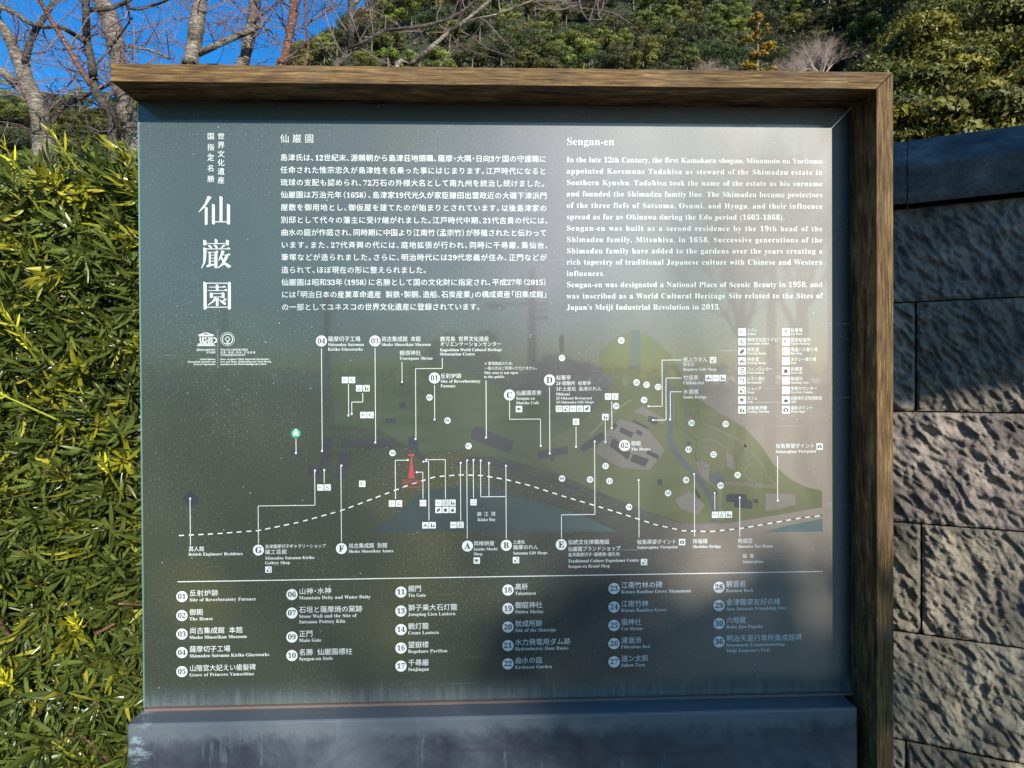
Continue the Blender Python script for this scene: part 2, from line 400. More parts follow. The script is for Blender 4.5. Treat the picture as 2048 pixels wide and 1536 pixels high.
# ------------------------------------------------------------------ foliage crowns
def crown_arrays(seed, r, hgt, nclump, nleaf, leaf, tints, flat=.8, top_bias=.25, jitter=.35, aspect=.55):
    g = np.random.default_rng(seed)
    u = g.normal(size=(nclump, 3)); u /= np.linalg.norm(u, axis=1)[:, None]; u[:, 2] = np.abs(u[:, 2])*1.0-top_bias*g.random(nclump)*2
    u /= np.linalg.norm(u, axis=1)[:, None]
    cc = u*np.array([r, r, hgt/2])*(.55+.40*g.random(nclump))[:, None]; cc[:, 2] += hgt/2
    cr = r*(.20+.20*g.random(nclump))
    ci = g.integers(0, nclump, nleaf)
    d = g.normal(size=(nleaf, 3)); d /= np.linalg.norm(d, axis=1)[:, None]; d[:, 2] = np.where(g.random(nleaf) < .72, np.abs(d[:, 2]), d[:, 2])
    rad = cr[ci]*(.72+.38*g.random(nleaf))
    pos = cc[ci]+d*rad[:, None]*np.array([1, 1, flat])
    n = d+g.normal(size=(nleaf, 3))*jitter; n /= np.linalg.norm(n, axis=1)[:, None]
    a = np.cross(n, g.normal(size=(nleaf, 3))); a /= np.linalg.norm(a, axis=1)[:, None]; b = np.cross(n, a)
    s = leaf*(.6+.8*g.random(nleaf))[:, None]
    V = np.stack([pos-a*s, pos-b*s*aspect+n*s*.15, pos+a*s, pos+b*s*aspect+n*s*.15], 1)
    T = np.arange(nleaf*4).reshape(-1, 4)
    tt = np.array(tints)[g.integers(0, len(tints), nclump)]*(.75+.5*g.random((nclump, 1)))
    t = tt[ci]*(.75+.5*g.random((nleaf, 1)))
    return V.reshape(-1, 3), T, np.repeat(t, 4, 0), cc
GREENS = [[(.062, .072, .018), (.085, .088, .02), (.045, .056, .018)], [(.075, .078, .018), (.10, .095, .022)], [(.042, .058, .02), (.056, .062, .022)],
          [(.085, .105, .02), (.105, .125, .025)], [(.07, .07, .025), (.055, .06, .02)], [(.045, .066, .025), (.038, .06, .016)]]
protos = []
for k in range(10):
    gset = GREENS[k % 6]
    Vv, T, t, _ = crown_arrays(100+k, 3.0+.5*(k % 3), 5.2+(k % 4)*.6, 17+4*(k % 3), 5200, .135, np.array(gset)*[1.25, .7, 1.0, 1.5, .55, 1.1, .85, 1.35, .65, 1.0][k])
    protos.append(fastmesh('crown', Vv, T, M['crown'], t))
tk = MB().tube([(0, 0, -7), (.15, 0, -3), (0, .1, 1.5), (.2, 0, 3.5)], [.28, .22, .16, .06], 6).mesh('trunk', M['trunk'], True)
def hill_tree(X, Y, mesh, sc, label, group, name='evergreen_tree'):
    z = float(hill_h(X, Y)); e = empty(name, (X, Y, z), label, 'tree', group)
    c = link('crown', mesh); c.parent = e; c.scale = (sc, sc, sc*rnd.uniform(.85, 1.15)); c.rotation_euler = (0, 0, rnd.uniform(0, 6.28)); c.location = (0, 0, 1.2*sc)
    t = link('trunk', tk); t.parent = e; t.location = (0, 0, .5); t.scale = (sc, sc, sc)
    return e
def topx(X, Y, z): return 1024+F*(X/(Y+D)-.0397), 755-F*(z-CAMZ)/(Y+D)
GR = 'evergreen trees covering the hillside'
cand = []
yy = 60.0
while yy < 285:
    step = 6.2 if yy < 215 else 8
    xx = -210+rnd.uniform(0, step)
    while xx < 210:
        X, Y = xx+rnd.uniform(-1.6, 1.6), yy+rnd.uniform(-1.6, 1.6); z = float(hill_h(X, Y)); px, py = topx(X, Y, z+6)
        pb = topx(X, Y, z)[1]
        lim = 280 if px < 290 else (134 if px < 1800 else 420)
        if z > 2 and 500 < px < 2100 and py < (134 if px < 1780 else 60) and pb > -30: cand.append((Y, X, px, pb))
        xx += step*rnd.uniform(.85, 1.15)
    yy += step*1.15
# keep what is in front (a crown far behind the capped skyline is hidden by the row before it)
cand.sort()
near = [c for c in cand if c[2] > 480]; far = [c for c in cand if c[2] <= 480]
print('hill candidates', len(near), len(far))
import collections; print(collections.Counter(int(c[0]//20)*20 for c in near)); far = far[:48]
SPOT = [(640, 'on the left skyline of the hill'), (760, 'behind the dark cherry trunk'), (880, 'behind the long cherry branch'), (1010, 'left of the small orange tree'), (1110, 'close around the small orange tree'), (1220, 'right of the small orange tree'),
        (1340, 'in the middle of the lit hillside'), (1450, 'left of the golden conifer'), (1560, 'behind the golden conifer'), (1680, 'in the dark ravine'), (1780, 'right of the dark ravine')]
def hill_label(px, pb, shade):
    w = min(SPOT, key=lambda q: abs(q[0]-px))[1]; v = 'low' if pb > 110 else ('high' if pb < 50 else 'middle')
    return '%s %s evergreen tree %s' % (shade, v, w)
print('all near', len(near)); near = near[:290]
print('near', len(near))
for Y, X, px, pb in near:
    i = 3 if rnd.random() < .07 else rnd.choice([0, 1, 2, 4, 5, 6, 7, 8, 9])
    shade = {3: 'yellow green', 9: 'yellow green', 1: 'olive', 7: 'olive', 4: 'brownish olive', 2: 'deep green', 8: 'deep green'}.get(i, 'dark green')
    hill_tree(X, Y, protos[i], rnd.uniform(.95, 1.32), hill_label(px, pb, shade), GR)
far = []
for row in range(4):
    for k in range(9):
        pxx = -70+k*42+(row % 2)*21+rnd.uniform(-8, 8); Yf = 178+row*9.0; dd0 = ray(pxx, 200); far.append((Yf, dd0[0]/dd0[1]*(Yf+D), pxx, 0))
for Y, X, px, pb in far:
    hill_tree(X, Y, rnd.choice(protos), rnd.uniform(1.0, 1.4), 'far evergreen tree on the low ridge ' + ('left of the forked cherry' if px < 60 else 'between the forked cherry and the dark crooked cherry' if px < 180 else 'near the left end of the beam'), 'evergreen trees on the far low ridge')
# undergrowth fills the slope between the crowns
V = []; T = []; t = []; off = 0
g2 = np.random.default_rng(5); n = 90000
X = g2.uniform(-150, 150, n); Y = g2.uniform(90, 290, n); Z = hill_h(X, Y); ok = Z > 1; X, Y, Z = X[ok], Y[ok], Z[ok]; n = len(X)
P = np.stack([X, Y, Z+g2.uniform(.2, 2.6, n)], -1); nn = g2.normal(size=(n, 3)); nn[:, 1] -= 1.2; nn[:, 2] += .8; nn /= np.linalg.norm(nn, axis=1)[:, None]
a = np.cross(nn, g2.normal(size=(n, 3))); a /= np.linalg.norm(a, axis=1)[:, None]; b = np.cross(nn, a); s = g2.uniform(.25, .65, n)[:, None]
V = np.stack([P-a*s, P-b*s*.6, P+a*s, P+b*s*.6], 1).reshape(-1, 3)
tt = np.repeat(np.array([(.04, .052, .018)])*g2.uniform(.6, 1.5, (n, 1)), 4, 0)
tag(link('undergrowth', fastmesh('undergrowth', V, np.arange(n*4).reshape(-1, 4), M['crown'], tt)), 'dark green undergrowth filling the slope between the forest trees', 'undergrowth', kind='stuff')

def hill_at(px, py, ymin=60):
    "first point of the hill seen at a photo pixel"
    d = ray(px, py)
    for t in np.arange(ymin, 320, .5):
        x, y, z = t*d[0], -D+t*d[1], CAMZ+t*d[2]
        if hill_h(x, y) > z: return x, y, z
    return x, y, z
# trees that stand out on the hillside
def special(px, py, r, hgt, tints, label, name, seed, trunk=False, nleaf=2600, leaf=.2, forward=6, nclump=22):
    x, y, z = hill_at(px, py); k = (y-forward)/y; x, y, z = x*k, y-forward, float(CAMZ+(z-CAMZ)*k)
    e = empty(name, (x, y, z-hgt), label, 'tree')
    Vv, T, t, cc = crown_arrays(seed, r, hgt, nclump, nleaf, leaf, tints)
    link('crown', fastmesh('crown', Vv, T, M['crown'], t)).parent = e
    zb = float(hill_h(x, y))-(z-hgt)
    tb = MB().tube([(0, 0, min(zb, -1)-1), (.2, 0, 0), (-.1, 0, hgt*.5), (.1, 0, hgt*.85)], [.3, .26, .2, .06], 7)
    for k in range(5):
        w = k*1.3; tb.tube([(0, 0, hgt*(.2+.1*k)), (math.cos(w)*r*.4, math.sin(w)*r*.4, hgt*(.35+.1*k)), (math.cos(w)*r*.7, math.sin(w)*r*.7, hgt*(.42+.1*k))], [.12, .08, .03], 5)
    o = link('trunk', tb.mesh('trunk', M['trunk'], True)); o.parent = e
    return e
special(1122, 92, .95, 2.0, [(.42, .22, .02), (.34, .18, .02)], 'small round tree with orange yellow leaves in the middle of the green hillside', 'autumn_tree', 31, nleaf=900, leaf=.14, forward=9)
for (px, py, r_, h_, sd) in ((1510, 34, 1.7, 4.4, 41), (1497, 72, 1.5, 3.4, 42), (1545, 106, 1.9, 4.4, 43)):
    pass
ex, ey, ez = hill_at(1520, 120); kf = 92/ey; ex, ey, ez = ex*kf, 92.0, CAMZ+(ez-CAMZ)*kf
et = empty('golden_conifer', (ex, ey, ez-8), 'tall golden orange conifer in sunlight beside the dark ravine right of the board centre', 'tree')
VV = []; TT = []; tt = []; o_ = 0
for k, (dx, dz, r_, h_) in enumerate(((-.2, 13.2, 1.15, 2.3), (.5, 11.6, 1.25, 2.2), (-.9, 10.4, 1.5, 2.1), (1.2, 9.6, 1.2, 1.8), (.2, 8.6, 1.3, 1.8), (-1.4, 7.2, 1.2, 1.7), (1.6, 6.0, 1.7, 3.0), (-.9, 5.6, 1.2, 1.9), (.9, 4.6, 1.6, 2.0))):
    v_, t_, c_, _ = crown_arrays(50+k, r_, h_, 9, 900, .13, [(.26, .15, .012), (.20, .13, .012), (.14, .11, .015)])
    v_ = v_+np.array([dx, 0, dz-h_/2]); VV.append(v_); TT.append(t_+o_); tt.append(c_); o_ += len(v_)
link('crown', fastmesh('crown', np.concatenate(VV), np.concatenate(TT), M['crown'], np.concatenate(tt))).parent = et
tb = MB().tube([(0, 0, -9), (.1, 0, 3), (0, 0, 8), (.1, 0, 14)], [.35, .26, .17, .05], 7)
for k in range(9):
    w = 1.9*k; z0 = 4+k*1.05; tb.tube([(0, 0, z0), (math.cos(w)*.7, math.sin(w)*.5, z0+.5), (math.cos(w)*1.4, math.sin(w)*1, z0+.7)], [.09, .06, .02], 5)
link('trunk', tb.mesh('trunk', M['trunk'], True)).parent = et
special(1195, 62, 4.2, 5.5, [(.10, .125, .022), (.085, .115, .02)], 'bright yellow green leafy tree lit on the hillside above the middle of the board', 'broadleaf_tree', 61, nleaf=4200, leaf=.24, forward=9)
special(1080, 66, 3.6, 4.2, [(.10, .12, .024), (.08, .10, .02)], 'yellow green rounded tree left of the small orange tree on the hillside', 'broadleaf_tree', 62, nleaf=3600, leaf=.24, forward=9)
special(775, 100, 2.3, 2.8, [(.13, .18, .02), (.10, .15, .02)], 'vivid light green small tree seen through the bare branches on the left of the hill', 'broadleaf_tree', 63, nleaf=1600, leaf=.2, forward=8)

# leafless trees: recursive branches
def grow(mb, p, d, L, r, depth, g, spread=.6, up=.06, n=4, seg=3, nside=4, tint=None):
    pts = [p]; rads = [r]; q = p.copy(); dd = d.copy()
    for k in range(seg):
        dd = (dd+Vector((g.gauss(0, .16), g.gauss(0, .16), g.gauss(0, .16)+up))).normalized(); q = q+dd*L/seg
        pts.append(q.copy()); rads.append(r*(1-.45*(k+1)/seg))
    mb.tube(pts, rads, nside if depth > 1 else 3, cap=False)
    if depth <= 0: return
    for k in range(n):
        i = g.randint(1, seg); a = Vector((g.gauss(0, 1), g.gauss(0, 1), g.gauss(0, 1))); a = (a-a.dot(dd)*dd).normalized()
        nd = (dd+a*g.uniform(.5, 1.1)*spread*1.5).normalized()
        grow(mb, pts[i], nd, L*g.uniform(.55, .8), rads[i]*.55, depth-1, g, spread, up, n, seg, nside)
def bare_tree(base, hgt, spread_r, label, seed, mat, name='bare_tree', forks=7, depth=4, r=.16, group=None):
    g = random.Random(seed); e = empty(name, base, label, 'tree', group)
    tb = MB(); tb.tube([(0, 0, -.5), (.05, .02, hgt*.2), (.0, .05, hgt*.4)], [r, r*.85, r*.7], 9)
    link('trunk', tb.mesh('trunk', M['bark_dark'], True)).parent = e
    mb = MB()
    for k in range(forks):
        w = k*2.4+g.uniform(-.3, .3); s = g.uniform(.25, .9)*spread_r/hgt*1.6
        grow(mb, Vector((0, 0, hgt*g.uniform(.28, .4))), Vector((math.cos(w)*s, math.sin(w)*s, 1)).normalized(), hgt*.3, r*.45, depth, g, .6, .06, 4, 3, 4)
    link('branches', mb.mesh('branches', mat, False)).parent = e
    return e
def hill_bare(px, py, hgt, rr, label, seed, Yd, mat='twig_pale', depth=5):
    pt = at(px, py, Yd); return bare_tree((pt.x, pt.y, pt.z-hgt), hgt, rr, label, seed, M[mat], forks=9, depth=depth, r=.2)
hill_bare(1640, 66, 7.5, 5.5, 'brown leafless tree with a wide fan crown before the dark ravine', 71, 84)
hill_bare(1585, 100, 6, 4, 'brown leafless tree lower left of the wide fan crowned one by the ravine', 72, 82)
hill_bare(1845, 64, 8, 5, 'pale purple leafless tree rising behind the olive green trees at right', 73, 62)
hill_bare(1748, 112, 5, 3.5, 'pale purple leafless tree just above the right end of the beam', 74, 60)
hill_bare(1420, 118, 4, 4, 'pinkish brown leafless tree low on the hillside left of the golden conifer', 75, 84)

# leafy trees behind the wall
def near_tree(px, py, Y, r, hgt, label, seed, nleaf=26000, nclump=70, leaf=.085, tints=((.14, .122, .014), (.10, .098, .013), (.06, .068, .012))):
    top = at(px, py, Y); z0 = top.z-hgt*.88
    e = empty('broadleaf_tree', (top.x, Y, 0), label, 'tree')
    Vv, T, t, cc = crown_arrays(seed, r, hgt, int(nclump*1.6), int(nleaf*3.0), leaf*.70, tints, flat=.6, top_bias=.5, jitter=.5, aspect=.45)
    Vv = Vv+np.array([0, 0, z0]); link('crown', fastmesh('crown', Vv, T, M['crown'], t)).parent = e
    tb = MB().tube([(0, 0, -.3), (.15, .1, z0*.5), (0, 0, z0+hgt*.25), (.1, 0, z0+hgt*.6)], [.22, .18, .13, .05], 9)
    link('trunk', tb.mesh('trunk', M['trunk'], True)).parent = e
    lb = MB(); g = random.Random(seed)
    for c in cc[::2]:
        s0 = Vector((0, 0, z0+hgt*g.uniform(0, .3))); e1 = Vector(c)+Vector((0, 0, z0)); mid = s0.lerp(e1, .5)+Vector((g.uniform(-.3, .3), g.uniform(-.3, .3), -.2))
        lb.tube([s0, mid, e1], [.06, .04, .012], 5, cap=False)
        for _ in range(4): lb.tube([e1, e1+Vector((g.gauss(0, .35), g.gauss(0, .35), g.gauss(.1, .3)))], [.012, .004], 3, cap=False)
    link('limb', lb.mesh('limb', M['trunk'], True)).parent = e
near_tree(1990, 18, 17, 2.9, 6.4, 'tall olive green camphor tree filling the upper right corner behind the wall', 81, 34000, 90)
near_tree(1835, 92, 15, 1.7, 3.6, 'olive green leafy tree between the beam corner and the tall camphor tree', 82, 17000, 46)
near_tree(1760, 128, 19, 1.5, 3.8, 'small olive green tree peeping just over the right end of the beam', 83, 12000, 34)
near_tree(1860, 205, 12, 1.6, 2.6, 'low olive green tree directly behind the wall coping near the post', 84, 15000, 44)
near_tree(1985, 195, 11.5, 1.5, 2.4, 'low olive green tree behind the wall coping at the right edge', 85, 14000, 40)
near_tree(2190, 60, 14, 2.6, 6.0, 'olive green camphor tree at the far right beyond the wall', 86, 16000, 60)

# ------------------------------------------------------------------ cherry trees behind the hedge (limbs in photo pixels, each at its own depth)
def limb_pts(pts, Y, g, wob=.12):
    out = []
    for k, (x, y, w) in enumerate(pts):
        yy = Y+g.uniform(-wob, wob)*(k > 0); p = at(x, y, yy); out.append((p, w/F*(yy+D)/2))
    return out
def smooth(pr, sub=4):
    P = [p for p, _ in pr]; R = [r for _, r in pr]; oP, oR = [], []
    for i in range(len(P)-1):
        p0, p1, p2, p3 = P[max(i-1, 0)], P[i], P[i+1], P[min(i+2, len(P)-1)]
        for k in range(sub):
            t = k/sub
            oP.append(.5*((2*p1)+(p2-p0)*t+(2*p0-5*p1+4*p2-p3)*t*t+(3*p1-p0-3*p2+p3)*t**3)); oR.append(R[i]*(1-t)+R[i+1]*t)
    return oP+[P[-1]], oR+[R[-1]]
def twig_spray(mb, pts, rads, g, n, L, r0, depth=2):
    for k in range(n):
        i = g.randrange(1, len(pts)); p = pts[i]; t = (pts[i]-pts[i-1]).normalized()
        a = Vector((g.gauss(0, 1), g.gauss(0, .8), g.gauss(.1, 1))); a = (a-a.dot(t)*t).normalized()
        grow(mb, p, (a+t*.5).normalized(), L*g.uniform(.5, 1.3), r0*g.uniform(.7, 1.2), depth, g, .55, .03, 3, 5, 4)
def cherry(Y, trunk, limbs, label, seed, mat='bark', ntw=26, L=.55, root=None):
    g = random.Random(seed); pr = limb_pts(trunk, Y, g); base = pr[0][0]
    e = empty('cherry_tree', (base.x, base.y, 0), label, 'tree')
    low = [(Vector((base.x+(root or .1), base.y, -.2)), pr[0][1]*1.5), (Vector((base.x+(root or .1)*.5, base.y, base.z*.5)), pr[0][1]*1.15)]
    P_, R_ = smooth(low+pr); mb = MB().tube(P_, [r*(1+.06*math.sin(i*1.7)) for i, r in enumerate(R_)], 14)
    mb.obj('trunk', M[mat], e, True, origin=tuple(e.location))
    tw = MB(); Pu = P_[10:]
    twig_spray(tw, Pu, R_, g, int(ntw*.6), L*1.1, .0085)
    for (lp, lm, nt_) in limbs:
        q = limb_pts(lp, Y, g, .25); P2, R2 = smooth(q); MB().tube(P2, R2, 9).obj('limb', M[lm], e, True, origin=tuple(e.location))
        twig_spray(tw, P2, R2, g, max(2, int(nt_*.6)), L, .0075)
    o = tw.obj('twigs', M['twig'], e, False, origin=tuple(e.location)); o['kind'] = 'stuff'
    return e
cherry(6.2, [(88, 300, 39), (84, 262, 37), (76, 215, 34), (58, 175, 30), (43, 134, 26), (28, 98, 22), (14, 66, 20), (-6, 38, 18), (-30, -40, 14)],
       [([(50, 125, 14), (60, 85, 13), (75, 55, 11), (95, 25, 10), (112, -8, 8)], 'bark_dark', 14),
        ([(62, 200, 18), (35, 172, 18), (14, 150, 18), (-12, 136, 17)], 'bark', 5),
        ([(104, 245, 8), (125, 216, 9), (150, 201, 9), (180, 186, 9), (228, 163, 8)], 'bark_dark', 10),
        ([(-10, 8, 9), (30, 26, 9), (60, 46, 9), (86, 54, 8), (108, 52, 9)], 'bark', 12)],
       'grey barked leafless cherry with lichen forking at the far left of the photo', 201, ntw=30)
cherry(5.4, [(226, 300, 17), (225, 262, 17), (222, 228, 17), (205, 206, 16), (193, 186, 16), (187, 160, 16), (184, 130, 15), (174, 80, 14), (172, 30, 14), (171, -30, 12)],
       [([(176, 20, 10), (215, 18, 9), (240, 9, 8), (255, 3, 7), (275, -12, 6)], 'bark_dark', 8), ([(250, 2, 6), (262, 17, 6), (290, 15, 6), (325, 4, 5), (350, -10, 5)], 'bark_dark', 8),
        ([(168, 82, 9), (150, 70, 9), (130, 58, 9), (112, 52, 9)], 'bark_dark', 6),
        ([(180, 172, 8), (150, 120, 9), (128, 82, 9), (103, 42, 8), (75, -8, 8)], 'bark_red', 12),
        ([(190, 132, 4), (215, 103, 4), (240, 70, 4), (265, 35, 3)], 'bark_dark', 8)],
       'dark slender crooked cherry trunk left of the beam end with a red branch', 202, 'bark_dark', 34)
cherry(6.6, [(272, 300, 34), (263, 258, 33), (252, 222, 33), (243, 170, 32), (236, 120, 31), (229, 80, 34), (221, 40, 33), (206, 5, 30), (190, -50, 26)],
       [([(225, 60, 6), (250, 90, 6), (300, 100, 5), (340, 118, 4)], 'bark', 14)],
       'pale thick cherry trunk passing behind the left end of the wooden beam', 203, ntw=40)
cherry(6.9, [(378, 165, 28), (381, 127, 28), (388, 90, 29), (393, 50, 29), (400, 10, 26), (406, -40, 24)],
       [([(398, 108, 12), (430, 92, 13), (465, 76, 12), (500, 62, 12), (518, 52, 10)], 'bark', 10)],
       'pale speckled cherry trunk with a limb rising to the right above the beam', 204, ntw=46)
cherry(7.4, [(480, 165, 20), (488, 127, 20), (496, 88, 22), (503, 58, 24), (507, 23, 20), (509, -30, 18)], [([(505, 50, 5), (530, 25, 4), (555, 5, 3)], 'bark_dark', 10)],
       'thin pale cherry trunk with a knot in the middle of the sky gap', 205, ntw=40)
cherry(7.0, [(560, 165, 17), (567, 127, 17), (575, 88, 15), (581, 58, 17), (588, 20, 17), (590, -30, 15)], [([(609, 135, 6), (617, 98, 5), (613, 60, 5), (612, 20, 5), (612, -20, 5)], 'bark_red', 16)],
       'reddish brown peeling cherry trunk leaning slightly right above the beam', 206, 'bark_red', 40)
cherry(6.5, [(672, 165, 15), (684, 128, 14), (697, 98, 14), (702, 60, 13), (703, 20, 14), (700, -30, 12)],
       [([(700, 96, 5), (730, 82, 7), (766, 63, 7), (816, 56, 7), (874, 45, 6), (918, 26, 5), (962, -8, 5)], 'bark_dark', 18),
        ([(704, 12, 8), (722, -6, 8), (740, -25, 7)], 'bark', 4)],
       'dark cherry trunk at the foot of the hill skyline, its long branch reaching right', 207, 'bark_dark', 15)
cherry(6.0, [(790, 165, 10), (822, 129, 10), (860, 97, 9), (895, 67, 8), (927, 44, 7), (977, 3, 6), (1000, -25, 5)],
       [([(912, 57, 3), (948, 38, 3), (991, 29, 3.4), (1035, 12, 3), (1085, -6, 3)], 'bark', 10), ([(1155, -20, 2.2), (1160, 8, 2), (1169, 32, 2), (1190, 54, 1.6)], 'bark', 5),
        ([(1166, 24, 1.5), (1188, 16, 1.2)], 'bark', 2), ([(1172, 38, 1.5), (1210, 40, 1.2)], 'bark', 2)],
       'spurred cherry branch rising diagonally to the right in front of the forest', 208, 'bark', 16)

# ------------------------------------------------------------------ hedge
def leaf_proto(L, w, bend, nseg=5):
    v = []; f = []
    for k in range(nseg+1):
        t = k/nseg; x = L*t; hw = w*math.sin(math.pi*min(1, .06+t*.94))**.62*(1-.15*t) if 0 < k < nseg else (w*.12 if k == 0 else 0.0008)
        z = bend*L*t*t; v += [(x, -hw, z+hw*.35), (x, 0, z), (x, hw, z+hw*.35)]
    for k in range(nseg):
        for j in range(2): a = k*3+j; f.append((a, a+1, a+4, a+3))
    return np.array(v), np.array(f)
LP = [leaf_proto(.098, .0072, -.20), leaf_proto(.084, .0066, .16), leaf_proto(.112, .0078, -.34), leaf_proto(.072, .0058, .02), leaf_proto(.088, .0080, -.45)]
HY = .42          # front face of the hedge
hedge = empty('podocarpus_hedge', (-1.4, HY+.35, 0), 'dense clipped green hedge of long narrow leaves left of the map board', 'hedge')
gl = np.random.default_rng(3)
leaves = []       # (proto, matrix 3x3, pos, tint)
stems = MB()
def frame(d, g, nrm=None):
    d = d/np.linalg.norm(d); a = np.cross(d, g.normal(size=3) if nrm is None else nrm); a /= np.linalg.norm(a)
    return np.stack([d, a, np.cross(d, a)], 1)
def hedge_top(x): return 2.075+.035*math.sin(x*7)+.02*math.sin(x*17)
def shoot(p, d, n, kind, g, scale=1.0):
    d = d/np.linalg.norm(d); ref = np.cross(d, [.3, .2, .9]); ref /= np.linalg.norm(ref); r2 = np.cross(d, ref)
    L = .09*scale
    stems.tube([p-d*.12, p, p+d*L], [.0028, .0024, .0016], 5, col=(.10, .10, .02) if kind < 2 else (.28, .3, .03), cap=False)
    for k in range(n):
        t = k/n; w = k*2.4+g.uniform(-.3, .3); rad = math.cos(w)*ref+math.sin(w)*r2
        op = (.95-.6*t)+g.uniform(-.12, .12)
        if kind == 2: op *= .62
        dd = d*math.cos(op*1.35)+rad*math.sin(op*1.35)+np.array([0, 0, -.10 if kind < 2 else .05])
        M3 = frame(dd, g, d+g.normal(size=3)*.25)
        s = scale*(.55+.5*g.random())*(1-.35*t)
        if (p+d*L*t+M3[:, 0]*.1*s)[2] > hedge_top(p[0])+.075 and kind < 2: continue
        if kind == 2: tint = np.array((.62, .58, .035))*(.6+.6*g.random()); s *= .72
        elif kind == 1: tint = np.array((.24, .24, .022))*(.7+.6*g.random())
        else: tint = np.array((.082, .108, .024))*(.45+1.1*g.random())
        q_ = g.random()
        if kind < 2 and q_ < .035: tint = np.array((.36, .34, .05))*(.6+.6*g.random())
        elif kind < 2 and q_ < .042: tint = np.array((.20, .13, .07)); s *= .7
        leaves.append((int(g.integers(0, 5)) if kind < 2 else 3, M3*s, p+d*L*t, tint))
for layer, (dy, step) in enumerate(((0, .048), (.055, .052), (.13, .062))):
    x = -2.9
    while x < .15:
        z = .15
        while z < hedge_top(x)-dy*.15:
            p = np.array([x+gl.uniform(-.03, .03), HY+dy+gl.uniform(-.03, .035)+.02*math.sin(x*5+z*4), z+gl.uniform(-.03, .03)])
            d = np.array([gl.normal()*.6, -1+gl.normal()*.45, .35+gl.normal()*.55])
            inview = -1.45 < x < -.45 and z > .55
            if layer == 0 and inview and .50 < (x+1.0)*0+1 and (-.86 < x < -.78) and (1.38 < z < 1.56): pass
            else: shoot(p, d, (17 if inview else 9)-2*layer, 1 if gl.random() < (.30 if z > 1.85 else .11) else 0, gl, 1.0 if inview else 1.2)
            z += step*(1 if inview else 1.5)
        x += step*(1 if -1.45 < x < -.45 else 1.5)
for x in np.arange(-2.9, .15, .05):                       # clipped top
    for y in np.arange(HY, HY+.65, .075):
        p = np.array([x+gl.uniform(-.02, .02), y+gl.uniform(-.03, .03), hedge_top(x)+gl.uniform(-.03, .02)])
        shoot(p, np.array([gl.normal()*.9, -.35+gl.normal()*.8, .55]), 10, 1 if gl.random() < .6 else 0, gl, .85)
for x in np.arange(-2.9, .15, .09):                       # back face
    for z in np.arange(.2, 2.1, .1):
        shoot(np.array([x, HY+.68+gl.uniform(-.03, .03), z]), np.array([gl.normal()*.5, 1, .3]), 7, 0, gl, 1.2)
for (px, py, n) in ((140, 318, 9), (36, 342, 9), (39, 662, 14), (18, 796, 13), (219, 948, 8), (165, 1262, 18), (24, 1372, 14), (2, 1172, 12), (60, 700, 5)):
    p = at(px, py, HY-.125); shoot(np.array(p), np.array([gl.normal()*.25, -.75, .55]), n, 2, gl, .95)
# the 300 leaves that show largest stand alone, the rest is one mass of foliage
pos = np.array([l[2] for l in leaves]); dd_ = pos-np.array([0, -D, CAMZ]); dep = dd_@fwv
px_ = 1024+F*(dd_@rv)/dep; py_ = 768-F*(dd_@uv)/dep
sc_ = np.array([np.linalg.norm(l[1][:, 0]) for l in leaves])
score = sc_/dep-(pos[:, 1]-HY)*3; score[(px_ < -10) | (px_ > 285) | (py_ < 235) | (py_ > 1540)] = -99
big = set(np.argsort(-score)[:300].tolist())
meshes = {}
def leaf_obj(k):
    pi, M3, p, tint = leaves[k]
    key = (pi, tuple(np.round(np.clip(tint*1, 0, 1)*12)/12)) if False else (pi, round(float(tint[0])*16), round(float(tint[1])*16))
    if key not in meshes:
        v, f = LP[pi]; meshes[key] = fastmesh('leaf', v, f, M['leaf'], np.tile(tint, (len(v), 1)), smooth=True)
    o = bpy.data.objects.new('leaf', meshes[key]); C.objects.link(o); o.parent = hedge
    m4 = Matrix([[*M3[0], p[0]-hedge.location.x], [*M3[1], p[1]-hedge.location.y], [*M3[2], p[2]], [0, 0, 0, 1]]); o.matrix_local = m4
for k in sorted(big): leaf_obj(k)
VV, TT, CC, o_ = [], [], [], 0
for pi in range(5):
    idx = [k for k in range(len(leaves)) if leaves[k][0] == pi and k not in big]
    if not idx: continue
    v, f = LP[pi]; R = np.stack([leaves[k][1] for k in idx]); P = np.stack([leaves[k][2] for k in idx]); tn = np.stack([leaves[k][3] for k in idx])
    w = np.einsum('nij,vj->nvi', R, v)+P[:, None]; nv = len(v)
    VV.append(w.reshape(-1, 3)); TT.append((f[None]+(np.arange(len(idx))*nv)[:, None, None]+o_).reshape(-1, 4)); CC.append(np.repeat(tn, nv, 0)); o_ += len(idx)*nv
V = np.concatenate(VV)-np.array(hedge.location)
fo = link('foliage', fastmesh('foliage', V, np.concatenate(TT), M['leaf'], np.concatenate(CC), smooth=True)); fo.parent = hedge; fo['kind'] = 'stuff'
sm_, snt, sp_ = newmat('hedge_stems'); va = N(snt, 'VertexColor'); va.layer_name = 'tint'; snt.links.new(va.outputs[0], sp_.inputs[0])
st = stems.obj('stems', sm_, hedge, False, origin=tuple(hedge.location)); st['kind'] = 'stuff'
wb = MB(); g = random.Random(9)
for k in range(26):
    x = -2.8+k*.115; y = HY+.33+g.uniform(-.08, .08); pts = [Vector((x, y, 0))]
    for j in range(5): pts.append(pts[-1]+Vector((g.gauss(0, .05), g.gauss(0, .05), .4)))
    wb.tube(pts, [.016, .014, .012, .010, .007, .004], 7)
    for j in range(1, 5):
        for _ in range(3): wb.tube([pts[j], pts[j]+Vector((g.gauss(0, .08), g.gauss(-.08, .08), g.uniform(.05, .2))), pts[j]+Vector((g.gauss(0, .15), g.gauss(-.2, .1), g.uniform(.15, .35)))], [.007, .005, .003], 5)
